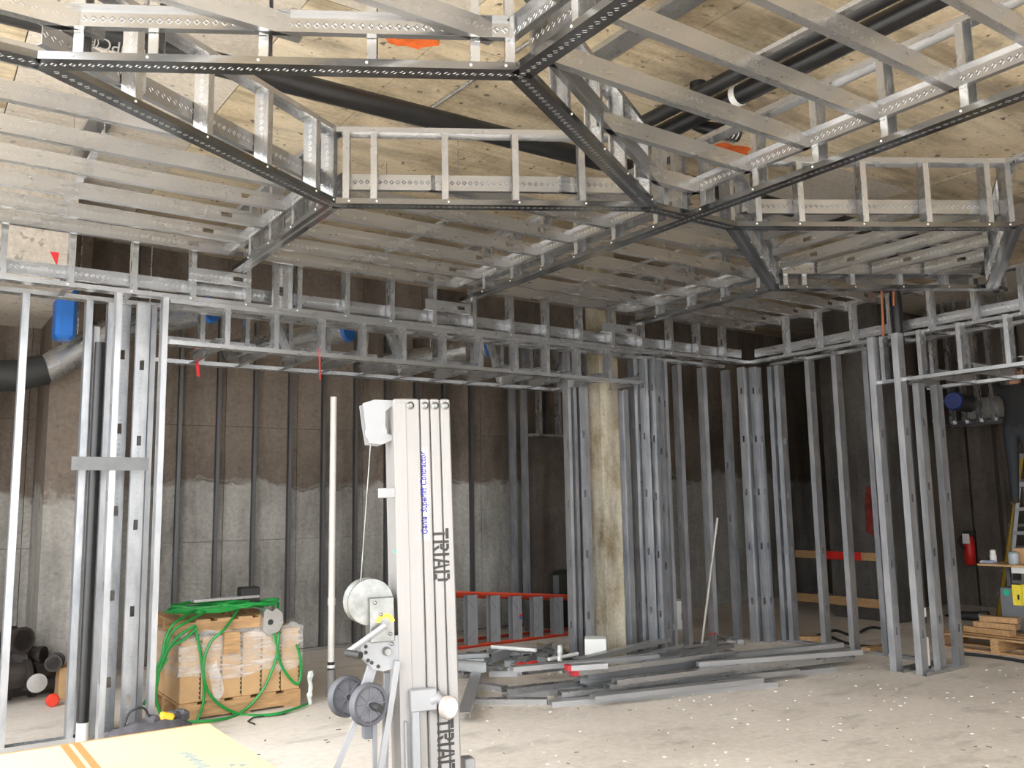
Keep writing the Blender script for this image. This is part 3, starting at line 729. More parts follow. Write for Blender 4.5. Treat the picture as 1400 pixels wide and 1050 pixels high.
# struts
def strut(p, q, w, off, name='strut', mat=ALW):
    a, b = lp(*p, off), lp(*q, off); d = (b-a).normalized(); n = Vector((d.z, 0, -d.x))*w
    lb(MB().add([a-n, a+n, b+n, b-n, a-n+Vector((0, -.03, 0)), a+n+Vector((0, -.03, 0)), b+n+Vector((0, -.03, 0)), b-n+Vector((0, -.03, 0))],
                [(0,1,2,3),(7,6,5,4),(0,4,5,1),(1,5,6,2),(2,6,7,3),(3,7,4,0)]), name, mat)
strut((544, 904), (518, 1075), .012, .03); strut((510, 912), (486, 985), .020, -.05); strut((488, 985), (452, 1075), .010, -.02)
strut((530, 920), (526, 1100), .012, -.1); strut((513, 985), (514, 1100), .008, -.06)
a, b = lp(496, 1000, -.1), lp(510, 990, -.1); lb(MB().bbox((a.x, -.13, a.z-.03), (b.x, -.08, b.z+.02), .004), 'foot_bracket', HUB)
# caster arm on the broad face
a, b = lp(558, 942), lp(594, 968)
lb(MB().bbox((a.x, 0, b.z), (b.x, .05, a.z), .004), 'arm_socket', ALW)
c = lp(598, 960, .03)
lb(MB().tube([(c.x-.03, .025, c.z+.01), (c.x, .03, c.z+.02), (c.x+.03, .04, c.z-.005)], [.03, .03, .016], 12), 'swivel', ALW, smooth=True)
c = lp(613, 967, .05)
cw = lb(MB().lathe([(.040, -.016), (.048, -.012), (.048, .012), (.040, .016)], T(c) @ rz(math.radians(-30)) @ RX, 24), 'caster_wheel', simple('tan_tread', (.42, .36, .32), .6), smooth=True)
build(MB().lathe([(.040, -.018), (.040, .018), (.012, .026)], LM @ T(c) @ rz(math.radians(-30)) @ Matrix.Rotation(-math.pi/2, 4, 'X'), 20), 'hub', WHITE, cw)
a, b = lp(560, 968), lp(574, 1100)
lb(MB().bbox((a.x, 0, b.z), (b.x, .045, a.z), .004), 'lower_leg', ALW)
a, b = lp(552, 985), lp(556, 1100)
lb(MB().bbox((a.x, -.0, b.z), (b.x+.005, .02, a.z), .003), 'edge_rail', ALW)
a, b = lp(634, 1037, -.1), lp(650, 1100, -.1)
lb(MB().bbox((a.x, -.16, b.z), (b.x, -.08, a.z), .004), 'rear_block', ALW)
# lettering
INK = simple('blue_ink', (.02, .01, .2), .5, var=.03); STEN = simple('black_stencil', (.02, .018, .016), .6, var=.2)
lab = (lp(576.5, 612), lp(587.5, 738)); lb(MB().box((lab[0].x, 0, lab[1].z), (lab[1].x, .0012, lab[0].z)), 'name_label', WHITE)
a, b = lp(584.5, 731), lp(584.5, 617)
def face_text(body, start, length, height, mat, up=True, bold=.0, shear=0.):
    # reads upward: text x = +z local, text y = -x local, normal +y
    M2 = LM @ frame(start, (0, 0, 1), (-1, 0, 0), (0, 1, 0))
    o = text(body, height, mat, lift, M2, bold=bold, shear=shear)
    w = max(v.co.x for v in o.data.vertices)
    o.matrix_basis = o.matrix_basis @ Matrix.Diagonal((length/w, 1, 1, 1))
    return o
face_text('Genie  Superlift Contractor', Vector((a.x, .0018, a.z)), b.z-a.z, .040, INK, bold=.0012, shear=.18)
LET = {'T': [[(0,.8),(.8,.8),(.8,1),(0,1)], [(.3,0),(.5,0),(.5,.74),(.3,.74)]],
 'R': [[(0,0),(.2,0),(.2,1),(0,1)], [(.26,.82),(.62,.82),(.72,.9),(.62,1),(.26,1)], [(.6,.52),(.8,.6),(.8,.86),(.72,.92),(.6,.8)], [(.26,.42),(.62,.42),(.7,.52),(.62,.58),(.26,.58)], [(.34,.37),(.56,.37),(.82,0),(.58,0)]],
 'I': [[(0,0),(.2,0),(.2,1),(0,1)]],
 'A': [[(0,0),(.2,0),(.42,1),(.24,1)], [(.62,0),(.82,0),(.58,1),(.46,1)], [(.26,.24),(.58,.24),(.54,.4),(.30,.4)]],
 'D': [[(0,0),(.2,0),(.2,1),(0,1)], [(.26,.82),(.58,.82),(.7,.98),(.58,1),(.26,1)], [(.6,.16),(.8,.24),(.8,.78),(.7,.94),(.6,.82)], [(.26,0),(.58,0),(.7,.04),(.58,.18),(.26,.18)]]}
ADV = {'T': .9, 'R': .95, 'I': .36, 'A': .92, 'D': .9}
def stencil(p_tl, p_br, h):
    # reads downward: text x = -z local, text y = +x local
    tot = sum(ADV[c] for c in 'TRIAD'); sc = (p_tl.z-p_br.z)/tot; hh = h
    mb = MB(); u = 0
    for c in 'TRIAD':
        for poly in LET[c]:
            q = [(p_br.x+v*hh, p_tl.z-(u+w*1.0)*sc) for w, v in poly]
            vs = [(x, .0008, z) for x, z in q]+[(x, .0016, z) for x, z in q]; n = len(q)
            mb.add(vs, [tuple(range(n)), tuple(range(2*n-1, n-1, -1))]+[(i, i+n, (i+1) % n+n, (i+1) % n) for i in range(n)])
        u += ADV[c]
    lb(mb, 'stencil_lettering', STEN)
a, b = lp(613, 722), lp(594, 797); stencil(a, b, a.x-b.x)
a, b = lp(620, 980), lp(599, 1058); stencil(a, b, a.x-b.x)
GRN = simple('teal_sticker', (.05, .5, .45), .5)
for x in (524, 537):
    c = lp(x, 755, -.0); 
    lb(MB().box((edges[0]-.0008, -.06 if x < 530 else -.03, c.z-.005), (edges[0], -.04 if x < 530 else -.012, c.z+.005)), 'tape_mark', GRN)

# ---------------------------------------------------------------- big flat carton in front
cz = .58
c = atz(285, 988, cz); l = atz(0, 1037, cz)
YEL = simple('pale_yellow_card', (.50, .455, .275), .75, var=.05, scale=3)
t = thing('flat_carton', 'large flat pale yellow carton with a strip of tan tape', 'carton', (0.2, 3.4, 0))
build(MB().bbox((-1.25, 2.35, 0), (c.x, c.y, cz), .004), 'carton_body', YEL, t)
p, q = atz(84, 1022, cz), atz(96, 1020, cz)
TAPE = simple('tan_tape', (.40, .21, .07), .4, var=.05)
for x in (p.x, q.x+.012): build(MB().box((x, 2.35, cz), (x+.03, c.y+.0008, cz+.001)).box((x, c.y, cz-.2), (x+.03, c.y+.001, cz)), 'tape_strip', TAPE, t)
build(MB().box((-1.25, c.y-.012, cz), (c.x, c.y+.001, cz+.0008)), 'edge_tape', TAPE, t)
p = atz(246, 1030, cz); PR = simple('faded_blue_print', (.22, .28, .30), .7)
for k in range(9): build(MB().box((p.x+.012*(k % 2), p.y-.03*k-.02, cz), (p.x+.03+.008*((k*7) % 3), p.y-.03*k, cz+.0006)), 'print_mark', PR, t)
for dx in (0, .10):
    m = atz(318+dx*140, 1046, cz)
    build(MB().lathe([(.018, 0), (.022, .0005)], T((m.x, m.y, cz)), 3), 'print_mark', PR, t)

# ---------------------------------------------------------------- wrapped pallet of cartons
PX0, PX1, PY0, PY1 = 1.85, 2.79, 7.02, 7.92
def pallet(label, x0, x1, y0, y1, z0, h=.13, nb=5, ang=0., mat=WOOD):
    c = Vector(((x0+x1)/2, (y0+y1)/2, z0)); t = thing('shipping_pallet', label, 'pallet', c, ang)
    M = T(c) @ rz(ang); w, d = (x1-x0)/2, (y1-y0)/2
    for k in range(3): yk = -d+.04+(2*d-.08)*k/2; build(MB().box((-w, yk-.04, .018), (w, yk+.04, h-.018)), 'stringer', mat, t, M)
    bw = 2*w/nb*.72
    for k in range(nb):
        xk = -w+bw/2+(2*w-bw)*k/(nb-1)
        build(MB().box((xk-bw/2, -d, h-.018), (xk+bw/2, d, h)), 'deck_board', mat, t, M)
        if k % 2 == 0: build(MB().box((xk-bw/2, -d, 0), (xk+bw/2, d, .018)), 'bottom_board', mat, t, M)
    return t
pallet('wooden pallet on the floor under the wrapped cartons', PX0, PX1, PY0, PY1, 0)
SEAM = simple('dark_print', (.05, .04, .035), .7)
cw_ = (PX1-PX0-.01)/6
for r in range(2):
    for k in range(6):
        xa = PX0+.005+cw_*k; ya = PY0+.01+.44*r
        hh = .47+random.uniform(-.006, .006)
        t = thing('carton', (['first', 'second', 'third', 'fourth', 'fifth', 'sixth'][k]+' upright front-row carton on the wrapped pallet, counted from the steel column side' if r == 0 else 'narrow upright tan carton in the back row of the wrapped pallet'), 'carton', (xa+cw_/2, ya+.22, .13), group='front row cartons on pallet' if r == 0 else 'back row cartons on pallet')
        build(MB().bbox((xa+.002, ya, .13), (xa+cw_-.002, ya+.43, .13+hh), .004), 'carton_body', CARD, t)
        build(MB().box((xa+.002, ya-.0006, .13+.235), (xa+cw_-.002, ya, .13+.239)), 'flap_line', simple('dark_card_line', (.34, .2, .1), .8), t)  # thin darker line across the carton front
        if r == 0:
            for j in range(13): build(MB().box((xa+cw_-.014, ya-.0008, .15+.034*j), (xa+cw_-.003, ya, .15+.034*j+.022)), 'edge_print', SEAM, t)
# film
m, nt, b = newmat('stretch_film'); MATS['stretch_film'] = m
b.inputs['Base Color'].default_value = (.9, .88, .86, 1); b.inputs['Roughness'].default_value = .12; b.inputs['Specular IOR Level'].default_value = .8
al = ramp(nt, noise(nt, N(nt, 'ShaderNodeTexCoord').outputs['Object'], 7, 5, .7, sc=(.6, .6, 3)), [(.35, (.05,)*3), (.75, (.6,)*3)])
nt.links.new(al, b.inputs['Alpha'])
bump(nt, b, noise(nt, N(nt, 'ShaderNodeTexCoord').outputs['Object'], 12, 4, .6, sc=(.5, .5, 2.5)), .8, .02)
mb = MB(); n = 10
ring = []
for i in range(n): ring.append((PX0-.012+(PX1-PX0+.024)*i/n, PY0-.006))
for i in range(n): ring.append((PX1+.012, PY0-.006+(PY1-PY0)*i/n))
for i in range(n): ring.append((PX1+.012-(PX1-PX0+.024)*i/n, PY1+.0))
for i in range(n): ring.append((PX0-.012, PY1-(PY1-PY0)*i/n))
vs = []; R_ = len(ring)
for j in range(5):
    for x, y in ring:
        o = random.uniform(-.004, .004); z = .30+.33*j/4+(random.uniform(-.03, .03) if j in (0, 4) else 0)
        vs.append((x+o, y+random.uniform(-.004, .002) if y < 7.2 else y, z))
mb.add(vs, [(j*R_+i, j*R_+(i+1) % R_, (j+1)*R_+(i+1) % R_, (j+1)*R_+i) for j in range(4) for i in range(R_)])
tag(build(mb, 'stretch_wrap', m, smooth=True), 'clear stretch film wound round the upper half of the cartons', 'plastic film')
p0 = aty(300, 905, PY0-.02)
fl_ = [aty(x, y, PY0-.025) for x, y in ((285, 918), (296, 902), (302, 925), (307, 942), (300, 960), (293, 958))]
tag(build(MB().prism([(p.x, p.z) for p in fl_], -(PY0-.022), -(PY0-.026), Matrix.Rotation(math.pi/2, 4, 'X') @ Matrix.Scale(1, 4)), 'film_flap', m), 'loose crumpled film flap hanging on the carton front', 'plastic film')
pallet('broken wooden pallet lying on top of the wrapped cartons', 1.83, 2.58, 7.06, 7.80, .615, .11, 5, math.radians(-3))
# block hanging at the front of the upper pallet
p = aty(316, 882, 7.0); tag(build(MB().box((p.x-.06, 7.0-.02, p.z-.06), (p.x+.06, 7.015, p.z+.10)), 'wood_block', WOOD), 'short wooden block jutting over the front of the cartons', 'wood block')
# green hose
GREEN = simple('green_hose_rubber', (.015, .27, .05), .35, var=.15)
Q = lambda pts, off: [aty(180+x/5, 820+y/5, PY0-off) for x, y in pts]
top = .76
def coil(cx, cy, rx, ry, a0, a1, n=16, z=top):
    return [Vector((cx+rx*math.cos(math.radians(a0+(a1-a0)*k/n))+random.uniform(-.01, .01), cy+ry*math.sin(math.radians(a0+(a1-a0)*k/n)), z+random.uniform(-.01, .02))) for k in range(n+1)]
hose = []
hose += [coil(2.2, 7.3, .38, .2, 0, 1500, 50, top+.02), coil(2.15, 7.28, .30, .14, 30, 900, 34, top+.05), coil(2.4, 7.2, .26, .1, 0, 700, 26, top+.04)]
hose.append(Q([(430, 170), (440, 215), (470, 360), (495, 560), (490, 700), (460, 800), (430, 845)], .03))
hose.append([Vector((2.35, 7.2, top+.03))]+Q([(640, 195), (540, 290), (490, 450), (520, 620), (620, 730), (760, 785)], .045)+[atz(180+x/5, 820+y/5, .02) for x, y in ((950, 785), (1100, 750), (1200, 712))])
hose.append([Vector((2.62, 7.2, top+.03))]+Q([(970, 230), (1000, 340), (960, 480), (880, 640), (740, 775)], .03)+[atz(180+x/5, 820+y/5, .02) for x, y in ((560, 825), (330, 835))])
hose.append([Vector((2.66, 7.2, top+.03))]+Q([(1005, 235), (1000, 360), (1040, 480), (1130, 578), (1160, 480), (1135, 330)], .04)+[Vector((2.84, 7.4, .5))])
hose.append([Vector((2.1, 7.15, top+.03))]+Q([(360, 160), (280, 220), (230, 330), (190, 430), (155, 495), (190, 480), (245, 400)], .05))
hose.append([Vector((2.0, 7.15, top+.04))]+Q([(300, 155), (240, 240), (215, 350), (200, 440), (160, 570), (80, 720)], .05))
hose.append(Q([(430, 175), (330, 240), (250, 330), (200, 440), (175, 560), (165, 660), (195, 780)], .06))
hose.append(Q([(450, 185), (360, 270), (270, 320), (215, 420)], .045))
mb = MB()
for h in hose: mb.tube(spline(h, 5), .011, 7)
tag(build(mb, 'green_hose', GREEN, smooth=True), 'green rubber hose coiled on the wrapped pallet and looping down its front', 'hose')
# bits on top
p = aty(370, 850, 6.97)
poly = [aty(x, y, 6.97) for x, y in ((361, 836), (365, 832), (372, 836), (378, 831), (386, 838), (387, 852), (381, 863), (367, 869), (359, 861))]
t = thing('steel_bracket', 'bent galvanised bracket with a round hole, on top of the hose coil', 'bracket', p)
build(MB().prism([(v.x, v.z) for v in poly], -6.97, -6.965, RX).prism([(v.x, v.z) for v in poly[3:7]], -7.09, -6.97, RX).prism([(v.x, v.z) for v in (poly[0], poly[1], poly[7], poly[8])], -7.06, -6.97, RX), 'plate', PLAIN, t)
c = aty(370, 850.5, 6.963); build(MB().lathe([(.022, 0), (.022, .003)], T((c.x, 6.965, c.z)) @ RX, 16), 'round_hole', BLACK, t)
p = aty(340, 846, 7.2); tag(build(MB().bbox((p.x-.06, 7.2, top+.02), (p.x+.09, 7.33, top+.17), .01), 'black_pouch', BLACK), 'small black box lying beside the bent bracket', 'box')
member(tag(thing('steel_strip', 'short steel track lying across the hose coil', 'steel strip', (2.2, 7.25, top+.07)), 'short steel track lying across the hose coil', 'steel strip'), 'strip', (1.98, 7.22, top+.085), (2.50, 7.24, top+.085), -Y3, .09, .02, mat=PLAIN)

# ---------------------------------------------------------------- pipes on the floor line
c = atz(452, 952); t = thing('standpipe', 'upright white plastic pipe on a grey taped stub behind the lift', 'pipe', c)
z1 = 1.0; yb_ = aty(455, 905, c.y).z; yt_ = aty(459, 543, c.y).z; ym = aty(457, 822, c.y).z
build(MB().tube([(c.x, c.y, yb_), (c.x, c.y, yt_)], .028, 16), 'pipe_length', PVC, t, smooth=True)
build(MB().tube([(c.x, c.y, ym-.03), (c.x, c.y, ym+.03)], .033, 16), 'collar', PVC, t, smooth=True)
build(MB().tube([(c.x, c.y, 0), (c.x, c.y, yb_-.06)], [.042, .036], 14), 'stub', simple('grey_tape', (.22, .21, .2), .6), t, smooth=True)
build(MB().tube([(c.x, c.y, yb_-.07), (c.x, c.y, yb_+.005)], .030, 14), 'coupling', BLACK, t, smooth=True)
build(MB().tube([(c.x, c.y, yb_-.045), (c.x, c.y, yb_-.02)], .034, 14), 'paper_label', WHITE, t)
c = Vector((1.20, 6.98, 0)); c = atz(113, 1004); c = Vector((aty(113, 990, 6.83).x, 6.83, 0))
t = thing('drain_pipe', 'upright black drain pipe with white foot beside the built-up column', 'pipe', c)
build(MB().tube([(c.x, c.y, .13), (c.x+.0, c.y+.0, 2.75)], .036, 16), 'pipe_length', ABS, t, smooth=True)
build(MB().tube([(c.x, c.y, 0), (c.x, c.y, .14)], .040, 16), 'white_foot', PVC, t, smooth=True)
c = Vector((7.80, 4.74, 0))
t = thing('drain_pipe', 'black drain pipe with white sleeves inside the bare pillar', 'pipe', c)
build(MB().tube([(c.x, c.y, .42), (c.x, c.y, ZC)], .052, 16), 'pipe_length', ABS, t, smooth=True)
build(MB().tube([(c.x, c.y, .05), (c.x, c.y, .30)], .058, 16), 'white_foot', PVC, t, smooth=True)
build(MB().tube([(c.x, c.y, .30), (c.x, c.y, .38)], .05, 16), 'steel_band', ZINC, t, smooth=True)
build(MB().tube([(c.x, c.y, .48), (c.x, c.y, .56)], .056, 16), 'white_sleeve', PVC, t, smooth=True)
build(MB().tube([(c.x, c.y, 0), (c.x, c.y, .05)], .06, 16), 'dark_collar', BLACK, t, smooth=True)
# wrapped stub, bent bar
c = atz(424, 963); t = thing('wrapped_stub', 'thin stub wrapped in crumpled clear plastic beside the pallet', 'pipe stub', c)
pts = [(c.x+random.uniform(-.008, .008), c.y, .02+.24*k/9) for k in range(10)]
build(MB().tube([(c.x, c.y, 0)]+pts, [.012]+[random.uniform(.012, .026) for _ in pts], 7), 'wrapped_tube', simple('crumpled_plastic', (.62, .66, .62), .25, var=.3, scale=30), t)
bar = [atz(180+x/5, 820+y/5, .008) for x, y in ((840, 850), (795, 830), (830, 805), (1040, 780), (1080, 750))]
tag(build(MB().tube(bar, .006, 6), 'bent_bar', BLACK), 'thin bent black bar lying on the slab before the pallet', 'bar')
# tool bag
c = Vector((1.60, 6.36, 0)); FAB = simple('grey_canvas', (.075, .07, .078), .9, var=.35, scale=14, bmp=.4)
c = atz(207, 1000, .06); k_ = .0
c = Vector((aty(205, 990, 6.40).x, 6.40, 0))
t = thing('tool_bag', 'dark grey canvas tool bag with a yellow grip, behind the flat carton', 'tool bag', c)
mb = MB(); NS = 12; rings = []
for i in range(NS+1):
    u = i/NS; x = -.27+.54*u; s = math.sin(math.pi*min(1, max(0, u*.94+.03)))**.45
    rings.append([(x, (.12*s)*math.cos(a_)*(1+random.uniform(-.1, .1)), max(0, .09+.10*s*math.sin(a_)*(1+random.uniform(-.15, .15)))) for a_ in [2*math.pi*k/10 for k in range(10)]])
vs = [v for r_ in rings for v in r_]
mb.add(vs, [(i*10+k, i*10+(k+1) % 10, (i+1)*10+(k+1) % 10, (i+1)*10+k) for i in range(NS) for k in range(10)]+[tuple(range(9, -1, -1)), tuple(range(NS*10, NS*10+10))])
build(mb, 'bag_body', FAB, t, T(c), smooth=True)
build(MB().tube(spline([c+Vector(v) for v in ((-.16, 0, .17), (-.13, 0, .25), (-.05, 0, .27), (.0, 0, .20))]), .008, 6), 'carry_strap', BLACK, t, smooth=True)
build(MB().bbox((.0, -.03, .17), (.09, .03, .24), .01, T(c) @ Matrix.Rotation(.3, 4, 'Y')), 'yellow_grip', simple('tool_yellow', (.8, .45, .03), .5), t)
for k in range(5): build(MB().bbox((-.2+.09*k, -.13, .03), (-.14+.09*k, -.10, .11), .006, T(c)), 'pocket', FAB, t)
for dx in (-.02, .13, .19): build(MB().bbox((dx, -.05, .13), (dx+.08, .07, .21), .02, T(c) @ rz(.3)), 'flap', FAB, t)

# ---------------------------------------------------------------- orange ladder on its edge
ORL = simple('orange_fibreglass', (.62, .07, .03), .45)
A = atz(560, 897); B = atz(800, 866); d = (B-A); d.z = 0; Ln = d.length; d.normalize(); n = Vector((-d.y, d.x, 0))
t = thing('step_ladder', 'orange step ladder lying on its edge behind the scrap pile', 'ladder', A)
M = frame(A, d, n, UP)
hgt = .64; tap = .30/3.2
def lz(x): return hgt-tap*x          # the ladder narrows to its top
LL = Ln+.45
for lo in (True, False):
    z0_, z1_ = (0, 0) if lo else (lz(0), lz(LL))
    mb = MB()
    for y0_, y1_, dz in ((0, .09, .022), (0, .004, .04)):
        vs = [(0, y0_, z0_), (LL, y0_, z1_), (LL, y1_, z1_), (0, y1_, z0_), (0, y0_, z0_+dz), (LL, y0_, z1_+dz), (LL, y1_, z1_+dz), (0, y1_, z0_+dz)]
        mb.add(vs, [(0,3,2,1),(4,5,6,7),(0,1,5,4),(1,2,6,5),(2,3,7,6),(3,0,4,7)])
    build(mb, 'side_rail', ORL, t, M)
for zf in (.06, .94): build(MB().tube([M @ Vector((.1, .38, lz(.1)*zf)), M @ Vector((LL-.1, .3, lz(LL)*zf))], .018, 4), 'rear_rail', ORL, t)
for k in range(11):
    x = .12+.305*k
    if x > LL-.15: break
    h = lz(x)
    s = build(MB().box((x, -.004, .03), (x+.085, .004, h)).box((x+.085, -.014, .03), (x+.125, .085, h)).box((x, .078, .03), (x+.085, .083, h)), 'step', ALW, t, M)
    for z0_, z1_ in ((.06, .16), (h-.03, h-.14)): build(MB().tube([M @ Vector((x-.02, -.008, z0_)), M @ Vector((x+.07, -.008, z1_))], .003, 5), 'step_brace', HUB, s)
    if k == 4: build(MB().box((x+.086, -.016, .28), (x+.124, -.0141, .305)), 'red_label', RED, s, M); build(MB().box((x+.086, -.016, .255), (x+.124, -.0141, .28)), 'blue_label', BLUE, s, M)
# dark case behind
c = atz(765, 862, 0); c = Vector((c.x+.4, 9.1, 0))
tag(build(MB().bbox((c.x-.45, 8.98, 0), (c.x+.3, 9.14, .72), .05), 'equipment_case', simple('dark_case', (.03, .033, .028), .5)), 'dark equipment case standing behind the orange ladder', 'case')

# ---------------------------------------------------------------- loose studs
FOOT = []
def settle(a, b, w, h):
    """height at which a flat piece a->b of width w rests on the pieces already laid below it"""
    c = (a+b)/2; d = (b-a); L = d.length/2; d = d.normalized(); n = Vector((-d.y, d.x)); z = 0.
    for c2, d2, n2, L2, w2, top in FOOT:
        r = c2-c
        if all(abs(r.dot(ax)) < L*abs(d.dot(ax))+w/2*abs(n.dot(ax))+L2*abs(d2.dot(ax))+w2/2*abs(n2.dot(ax)) for ax in (d, n, d2, n2)): z = max(z, top)
    FOOT.append((c, d, n, L, w, z+h+.001)); return z
def lying(px0, px1, z, label, group=None, web=.092, roll=0., hole=(), mat=None, red=False):
    a, b = atz(*px0, z), atz(*px1, z); d = (b-a).normalized()
    zd = -(d.cross(UP)); zd = Matrix.Rotation(roll, 3, d) @ zd
    roll = 0; zd = -(d.cross(UP))
    z = settle(a.to_2d(), b.to_2d(), web+.004, .041)
    a.z = b.z = z+.041
    o = member(None, 'steel_stud', a, b, zd, web, .041, hole, mat=mat or (PILESTEEL if len(FOOT) % 3 else STEEL))
    tag(o, label, 'steel stud', group)
    if red: obj('painted_end', MB().box((-.002, -.001, -.047), (.03, .042, .047)).mesh('painted_end', simple('red_end_paint', (.45, .03, .04), .6)), o, o.matrix_basis)
    return o
G = 'loose studs piled on floor'; LB = 'loose galvanised stud lying in the long floor pile'
for a, b, z, r in (((752, 966), (1060, 938), 0, 0), ((760, 957), (1140, 917), 0, 0), ((800, 950), (1165, 908), 0, .05), ((700, 948), (1010, 912), 0, 0), ((690, 950), (960, 915), .045, 0),
                   ((765, 952), (1090, 920), .045, 0), ((790, 940), (1160, 900), .045, .1), ((810, 958), (1040, 932), .045, 0), ((830, 942), (1120, 906), .088, -.05), ((800, 935), (1080, 900), .088, 0),
                   ((850, 928), (1150, 896), .088, .12), ((690, 938), (985, 905), .10, .4), ((785, 918), (905, 888), .05, .3), ((800, 925), (930, 890), .0, 0), ((720, 935), (1000, 897), .0, .1), ((790, 922), (1090, 893), .05, 0), ((860, 915), (1160, 890), .05, .1), ((840, 935), (1110, 902), .13, .05), ((790, 912), (912, 882), .09, -.2), ((700, 955), (900, 935), .0, 0)):
    lying(a, b, z, LB, G, hole=(.5, 1.2, 1.9))
lying((783, 938), (1000, 908), .13, 'loose stud on top of the pile with a red painted end', red=True)
lying((955, 940), (1180, 921), 0, 'narrow bright stud lying along the front of the floor pile', web=.045)
lying((775, 962), (830, 958), .0, 'short stud at the foot of the pile with a red painted end', red=True)
lying((645, 962), (748, 962), 0, 'short bright track lying alone left of the floor pile')
lying((655, 940), (690, 945), 0, 'stubby ribbed track lying between scrap and floor pile')
lying((634, 985), (655, 915), .03, 'dark short stud pointing toward the lift mast', roll=.6)
# perforated strip
a, b = atz(915, 945, .10), atz(1070, 925, .10)
a, b = atz(925, 948, .07), atz(1090, 928, .07)
# scrap heap
G = 'steel offcuts in scrap heap'; cnt = 0
for k in range(62):
    best = None
    for tr in range(10):
        x = random.gauss(5.05, .42); y = random.gauss(7.38, .27)
        if not (4.3 < x < 5.75 and 6.95 < y < 7.95): continue
        L = random.uniform(.12, .40); a = random.uniform(0, 6.28); w = random.choice((.064, .09)); side = random.random()
        d = Vector((math.cos(a), math.sin(a), 0)); e = d*L/2; hgt_ = .04 if side < .75 else w
        z = settle(Vector((x-e.x, y-e.y)), Vector((x+e.x, y+e.y)), w if side < .75 else .04, hgt_); FOOT.pop()
        if best is None or z < best[0]: best = (z, x, y, L, a, w, side)
    if best is None or best[0] > .17: continue
    z, x, y, L, a, w, side = best
    d = Vector((math.cos(a), math.sin(a), 0)); e = d*L/2; n = Vector((-d.y, d.x, 0)); hgt_ = .04 if side < .75 else w
    settle(Vector((x-e.x, y-e.y)), Vector((x+e.x, y+e.y)), w if side < .75 else .04, hgt_)
    p = Vector((x, y, z)); mm = (PILESTEEL, PLAIN, simple('pale_zinc_scrap', (.42, .43, .44), .45, .4))[k % 3]
    if side < .38: o = member(None, 'steel_offcut', p-e+UP*.04, p+e+UP*.04, -(d.cross(UP)), w, .04, mat=mm)       # web up
    elif side < .75: o = member(None, 'steel_offcut', p-e, p+e, d.cross(UP), w, .04, mat=mm)                         # web down
    else: o = member(None, 'steel_offcut', p-e-n*.02+UP*w/2, p+e-n*.02+UP*w/2, UP, w, .04, mat=mm)                  # on edge
    tag(o, 'short galvanised offcut in the scrap heap before the orange ladder', 'steel offcut', G)
for (a, b, l) in (((672, 892), (733, 897), 'white plastic strip lying on the scrap heap'), ((750, 900), (790, 905), 'shorter white plastic strip at the edge of the scrap heap')):
    p, q = atz(*a, .12), atz(*b, .12 if a[0] < 700 else .03); p.z = q.z = settle(p.to_2d(), q.to_2d(), .036, .036)+.018; tag(build(MB().tube([p, q], .018, 6), 'plastic_strip', WHITE), l, 'plastic strip')
for (x, y, l) in ((712, 905, 'larger red scrap lump in the scrap heap'), (728, 903, 'smaller red scrap lump in the scrap heap')):
    p = atz(x, y, .12); p.z = settle(Vector((p.x-.06, p.y)), Vector((p.x+.06, p.y)), .06, .05)+.02; tag(build(MB().bbox((-.06, -.03, -.02), (.06, .03, .03), .012, T(p) @ rz(random.random())), 'red_scrap', RED), l, 'scrap')
p, q = atz(735, 880, .03), atz(780, 890, .03); tag(build(MB().tube([p, q], .016, 8), 'brass_pipe', simple('brass', (.5, .4, .22), .4, .7)), 'short brassy pipe lying beside the scrap heap', 'pipe')
c = atz(766, 920); t = thing('wrapped_stub', 'white crumpled plastic stub standing beside the scrap heap', 'pipe stub', c)
build(MB().tube([(c.x+random.uniform(-.01, .01), c.y, .25*k/8) for k in range(9)], [random.uniform(.016, .028) for k in range(9)], 7), 'wrapped_tube', simple('crumpled_white', (.7, .7, .68), .4, var=.25, scale=30), t)
# white carton, bucket, rod, valve
a = atz(800, 912); b = atz(830, 912); d = (b-a); w = d.length; d.normalize(); n = Vector((-d.y, d.x, 0))
tag(build(MB().bbox((0, 0, 0), (w, .22, .26), .006, frame(a, d, n, UP)), 'white_carton', simple('white_card', (.78, .78, .76), .7, var=.03)), 'plain white carton at the foot of the concrete column', 'carton')
c = atz(926, 859); t = thing('bucket', 'white plastic bucket behind the open stud wall', 'bucket', c)
build(MB().lathe([(.12, 0), (.125, .005), (.145, .30), (.155, .30), (.155, .33), (.145, .33)], T(c), 20), 'bucket_body', WHITE, t, smooth=True)
build(MB().lathe([(.156, .325), (.158, .345), (.05, .35)], T(c), 20), 'lid', WHITE, t)
build(MB().box((c.x-.06, c.y-.146, .12), (c.x+.04, c.y-.14, .2)), 'print_mark', BLACK, t)
a = atz(959, 883, .0); b = aty(981, 708, 7.0); tag(build(MB().tube([a, b], .012, 8), 'leaning_rod', simple('pale_rod', (.6, .56, .5), .6)), 'pale rod leaning against the open wall studs', 'rod')
c = atz(979, 882); t = thing('floor_tap', 'small metal tap with a red lever at the stud foot', 'tap', c)
build(MB().tube([c, c+Vector((0, 0, .12))], .016, 10).tube([c+Vector((0, 0, .10)), c+Vector((.10, -.05, .05))], .014, 8), 'tap_body', ZINC, t, smooth=True)
build(MB().box((c.x-.09, c.y-.01, .12), (c.x+.01, c.y+.01, .13)), 'lever', RED, t)
c = atz(1008, 882); tag(build(MB().tube([c+Vector((0, 0, .03)), c+Vector((.05, -.04, .03))], .03, 12).tube([c+Vector((-.02, .12, .03)), c+Vector((-.005, .01, .03))], .014, 8), 'plug_end', simple('plug_grey', (.35, .35, .34), .5)), 'pale plug end lying by the corner studs', 'plug')
